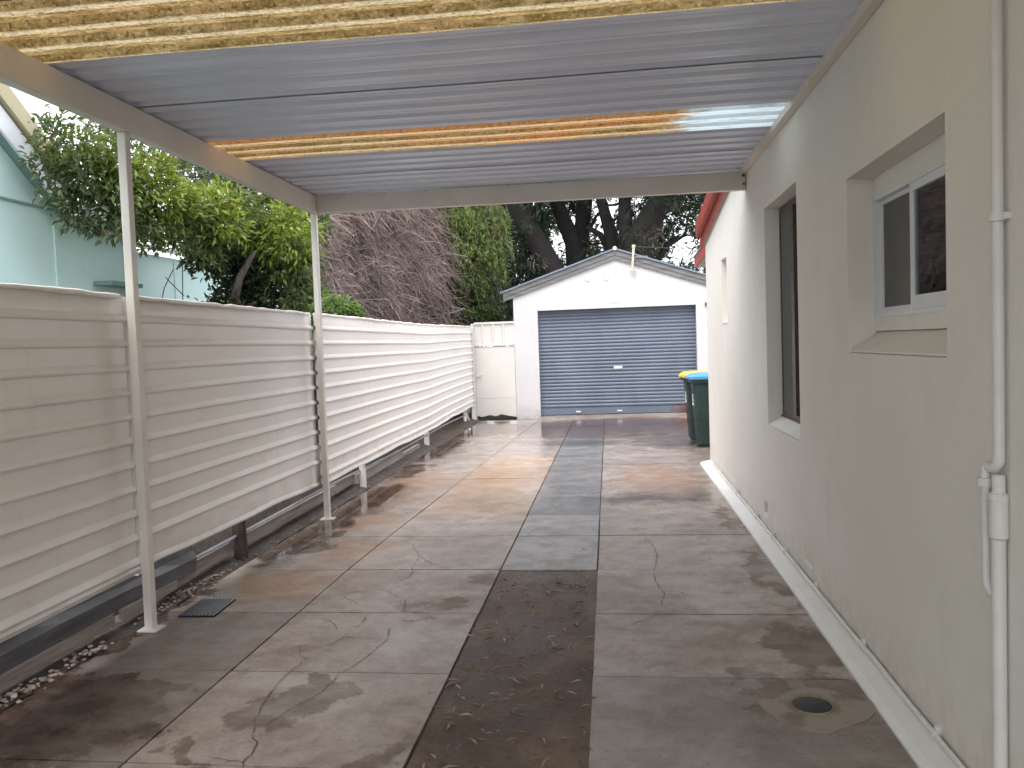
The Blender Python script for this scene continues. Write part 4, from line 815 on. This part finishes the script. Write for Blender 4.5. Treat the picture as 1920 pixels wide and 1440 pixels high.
# -- tall dark trees behind the garage
sky_gaps = [(1050,450,24,34),(1110,405,13,34),(1120,440,22,14),(1220,415,10,10),(1285,475,34,22),(1275,440,18,14),(1310,505,14,16),(985,395,12,8),(1135,440,8,16),(950,455,9,6),(1150,385,9,16),(1255,470,16,9),(970,385,12,9),(1075,405,7,12),(1295,400,8,7),(1190,375,7,9),(1240,395,9,7)]
def trunkset(name, lines, label, dY, fol):
    base_px = lines[0][0][0]; bx = on(base_px[0], 600, 1, dY)[0]
    tr_ = thing(name, (bx, dY, 0), label, 'tree', 'dark trees behind the garage')
    for li, (pts, wpx) in enumerate(lines):
        P3 = [on(x, y, 1, dY+.25*li) for x, y in pts]; rad = [ww/2/F_PX*dY for ww in wpx]
        # carry the stem down to the ground and up past the frame
        if li == 0 or pts[0][1] > 470:
            P3 = [np.array([P3[0][0]*.4+bx*.6, dY+.1*li, -.1]), np.array([P3[0][0]*.8+bx*.2, dY+.15*li, P3[0][2]*.55])]+P3; rad = [rad[0]*1.3, rad[0]*1.1]+rad
        if pts[-1][1] < 385:
            d = P3[-1]-P3[-2]; d /= np.linalg.norm(d)
            for s_ in (1.5, 3.2): P3.append(P3[-1]+d*s_/1.3+np.array([rng.normal(0, .2), 0, .5])); rad.append(rad[-1]*.75)
        build('trunk' if li == 0 else 'limb', MB().tube(P3, rad, 9), M_bark, tr_, smooth='all')
    PP, DD, NN, LL, TT = [], [], [], [], []
    x0, x1, y0, y1, n, tone = fol
    for _ in range(n):
        px, py = rng.uniform(x0, x1), rng.uniform(y0, y1); d2 = dY+(rng.uniform(.9, 5.0) if rng.random() < .88 else rng.uniform(-1.5, .5))
        if any(((px-gx)/(rx+9))**2+((py-gy)/(ry+9))**2 < 1 for gx, gy, rx, ry in sky_gaps) and rng.random() < .96: continue
        C = on(px, py, 1, d2); k_ = 46; p, u = clump_leaves(C, rng.uniform(.18, .42), k_, .8)
        tc = np.array(tone)*rng.uniform(.5, 1.6)
        if rng.random() < .12: tc = np.array([.10, .085, .065])
        PP.append(p); DD.append(u*.5+np.array([0, 0, -.5])+rng.normal(0, .5, (k_, 3))); NN.append(rng.normal(0, 1, (k_, 3))); LL.append(rng.uniform(.10, .24, k_)); TT.append(tc*rng.uniform(.7, 1.3, (k_, 1)))
    PP, DD, NN, LL, TT = map(np.concatenate, (PP, DD, NN, LL, TT)); leaf_mesh('crown', PP, DD, NN, LL, LL*.2, TT, M_needle, tr_)
trunkset('dark_tree', [([(1045,520),(1005,450),(965,390),(930,340)], [44, 40, 36, 30]), ([(990,430),(990,395),(985,355)], [20, 18, 14]), ([(1000,520),(985,500),(960,470)], [22, 20, 12])], 'dark tree whose thick trunk leans left behind the garage roof', 25, (870, 1030, 300, 600, 620, (.030, .050, .026)))
trunkset('dark_tree', [([(1085,510),(1075,455),(1055,410),(1035,355)], [46, 34, 28, 24]), ([(1085,480),(1092,420),(1100,345)], [30, 30, 28]), ([(1078,400),(1068,370),(1062,350)], [9, 8, 7])], 'dark tree forking just left of the garage ridge', 27, (1000, 1120, 300, 520, 300, (.034, .054, .03)))
trunkset('dark_tree', [([(1155,500),(1148,450),(1135,405),(1120,350)], [30, 26, 22, 18]), ([(1150,480),(1125,440),(1100,425)], [16, 12, 9]), ([(1105,428),(1118,405),(1140,385),(1155,384)], [7, 6, 5, 5]), ([(1128,456),(1105,458)], [4, 3])], 'slim dark tree right behind the garage ridge', 26, (1090, 1180, 300, 500, 120, (.036, .056, .03)))
trunkset('dark_tree', [([(1195,520),(1200,450),(1225,400),(1260,340)], [62, 58, 46, 40]), ([(1178,480),(1172,420),(1170,345)], [34, 26, 22]), ([(1225,500),(1250,460),(1280,443),(1290,440)], [16, 12, 6, 4]), ([(1255,452),(1278,438)], [5, 3])], 'widest dark tree leaning right behind the garage', 25, (1170, 1345, 300, 520, 520, (.026, .044, .025)))
trunkset('dark_tree', [([(935,620),(932,560),(930,500)], [24, 20, 16])], 'shadowy trunk between the gate and the weeping tree', 22, (880, 950, 420, 610, 160, (.018, .030, .016)))
# high canopy and a farther wood behind, one mass
PP, DD, NN, LL, TT = [], [], [], [], []
for _ in range(900):
    px, py = rng.uniform(380, 1500), rng.uniform(60, 330)
    C = on(px, py, 1, rng.uniform(23, 31)); k_ = 36; p, u = clump_leaves(C, rng.uniform(.35, .8), k_); PP.append(p); DD.append(u+rng.normal(0, .5, (k_, 3))); NN.append(rng.normal(0, 1, (k_, 3))); LL.append(rng.uniform(.2, .4, k_)); TT.append(np.array([.03, .048, .026])*rng.uniform(.6, 1.4, (k_, 1)))
for _ in range(900):
    px, py = rng.uniform(380, 1500), rng.uniform(380, 640)
    if any(((px-gx)/(rx+5))**2+((py-gy)/(ry+5))**2 < 1 for gx, gy, rx, ry in sky_gaps): continue
    if py < 540 and rng.random() < .25 and px > 1000: continue
    C = on(px, py, 1, rng.uniform(34, 48)); k_ = 40; p, u = clump_leaves(C, rng.uniform(.4, .9), k_); PP.append(p); DD.append(u+rng.normal(0, .5, (k_, 3))); NN.append(rng.normal(0, 1, (k_, 3))); LL.append(rng.uniform(.2, .45, k_)); TT.append(np.array([.055, .075, .05])*rng.uniform(.5, 1.5, (k_, 1)))
PP, DD, NN, LL, TT = map(np.concatenate, (PP, DD, NN, LL, TT)); leaf_mesh('distant_wood', PP, DD, NN, LL, LL*.3, TT, M_needle, None, label='grey-green mass of foliage behind the dark trunks', cat='trees', kind='stuff')
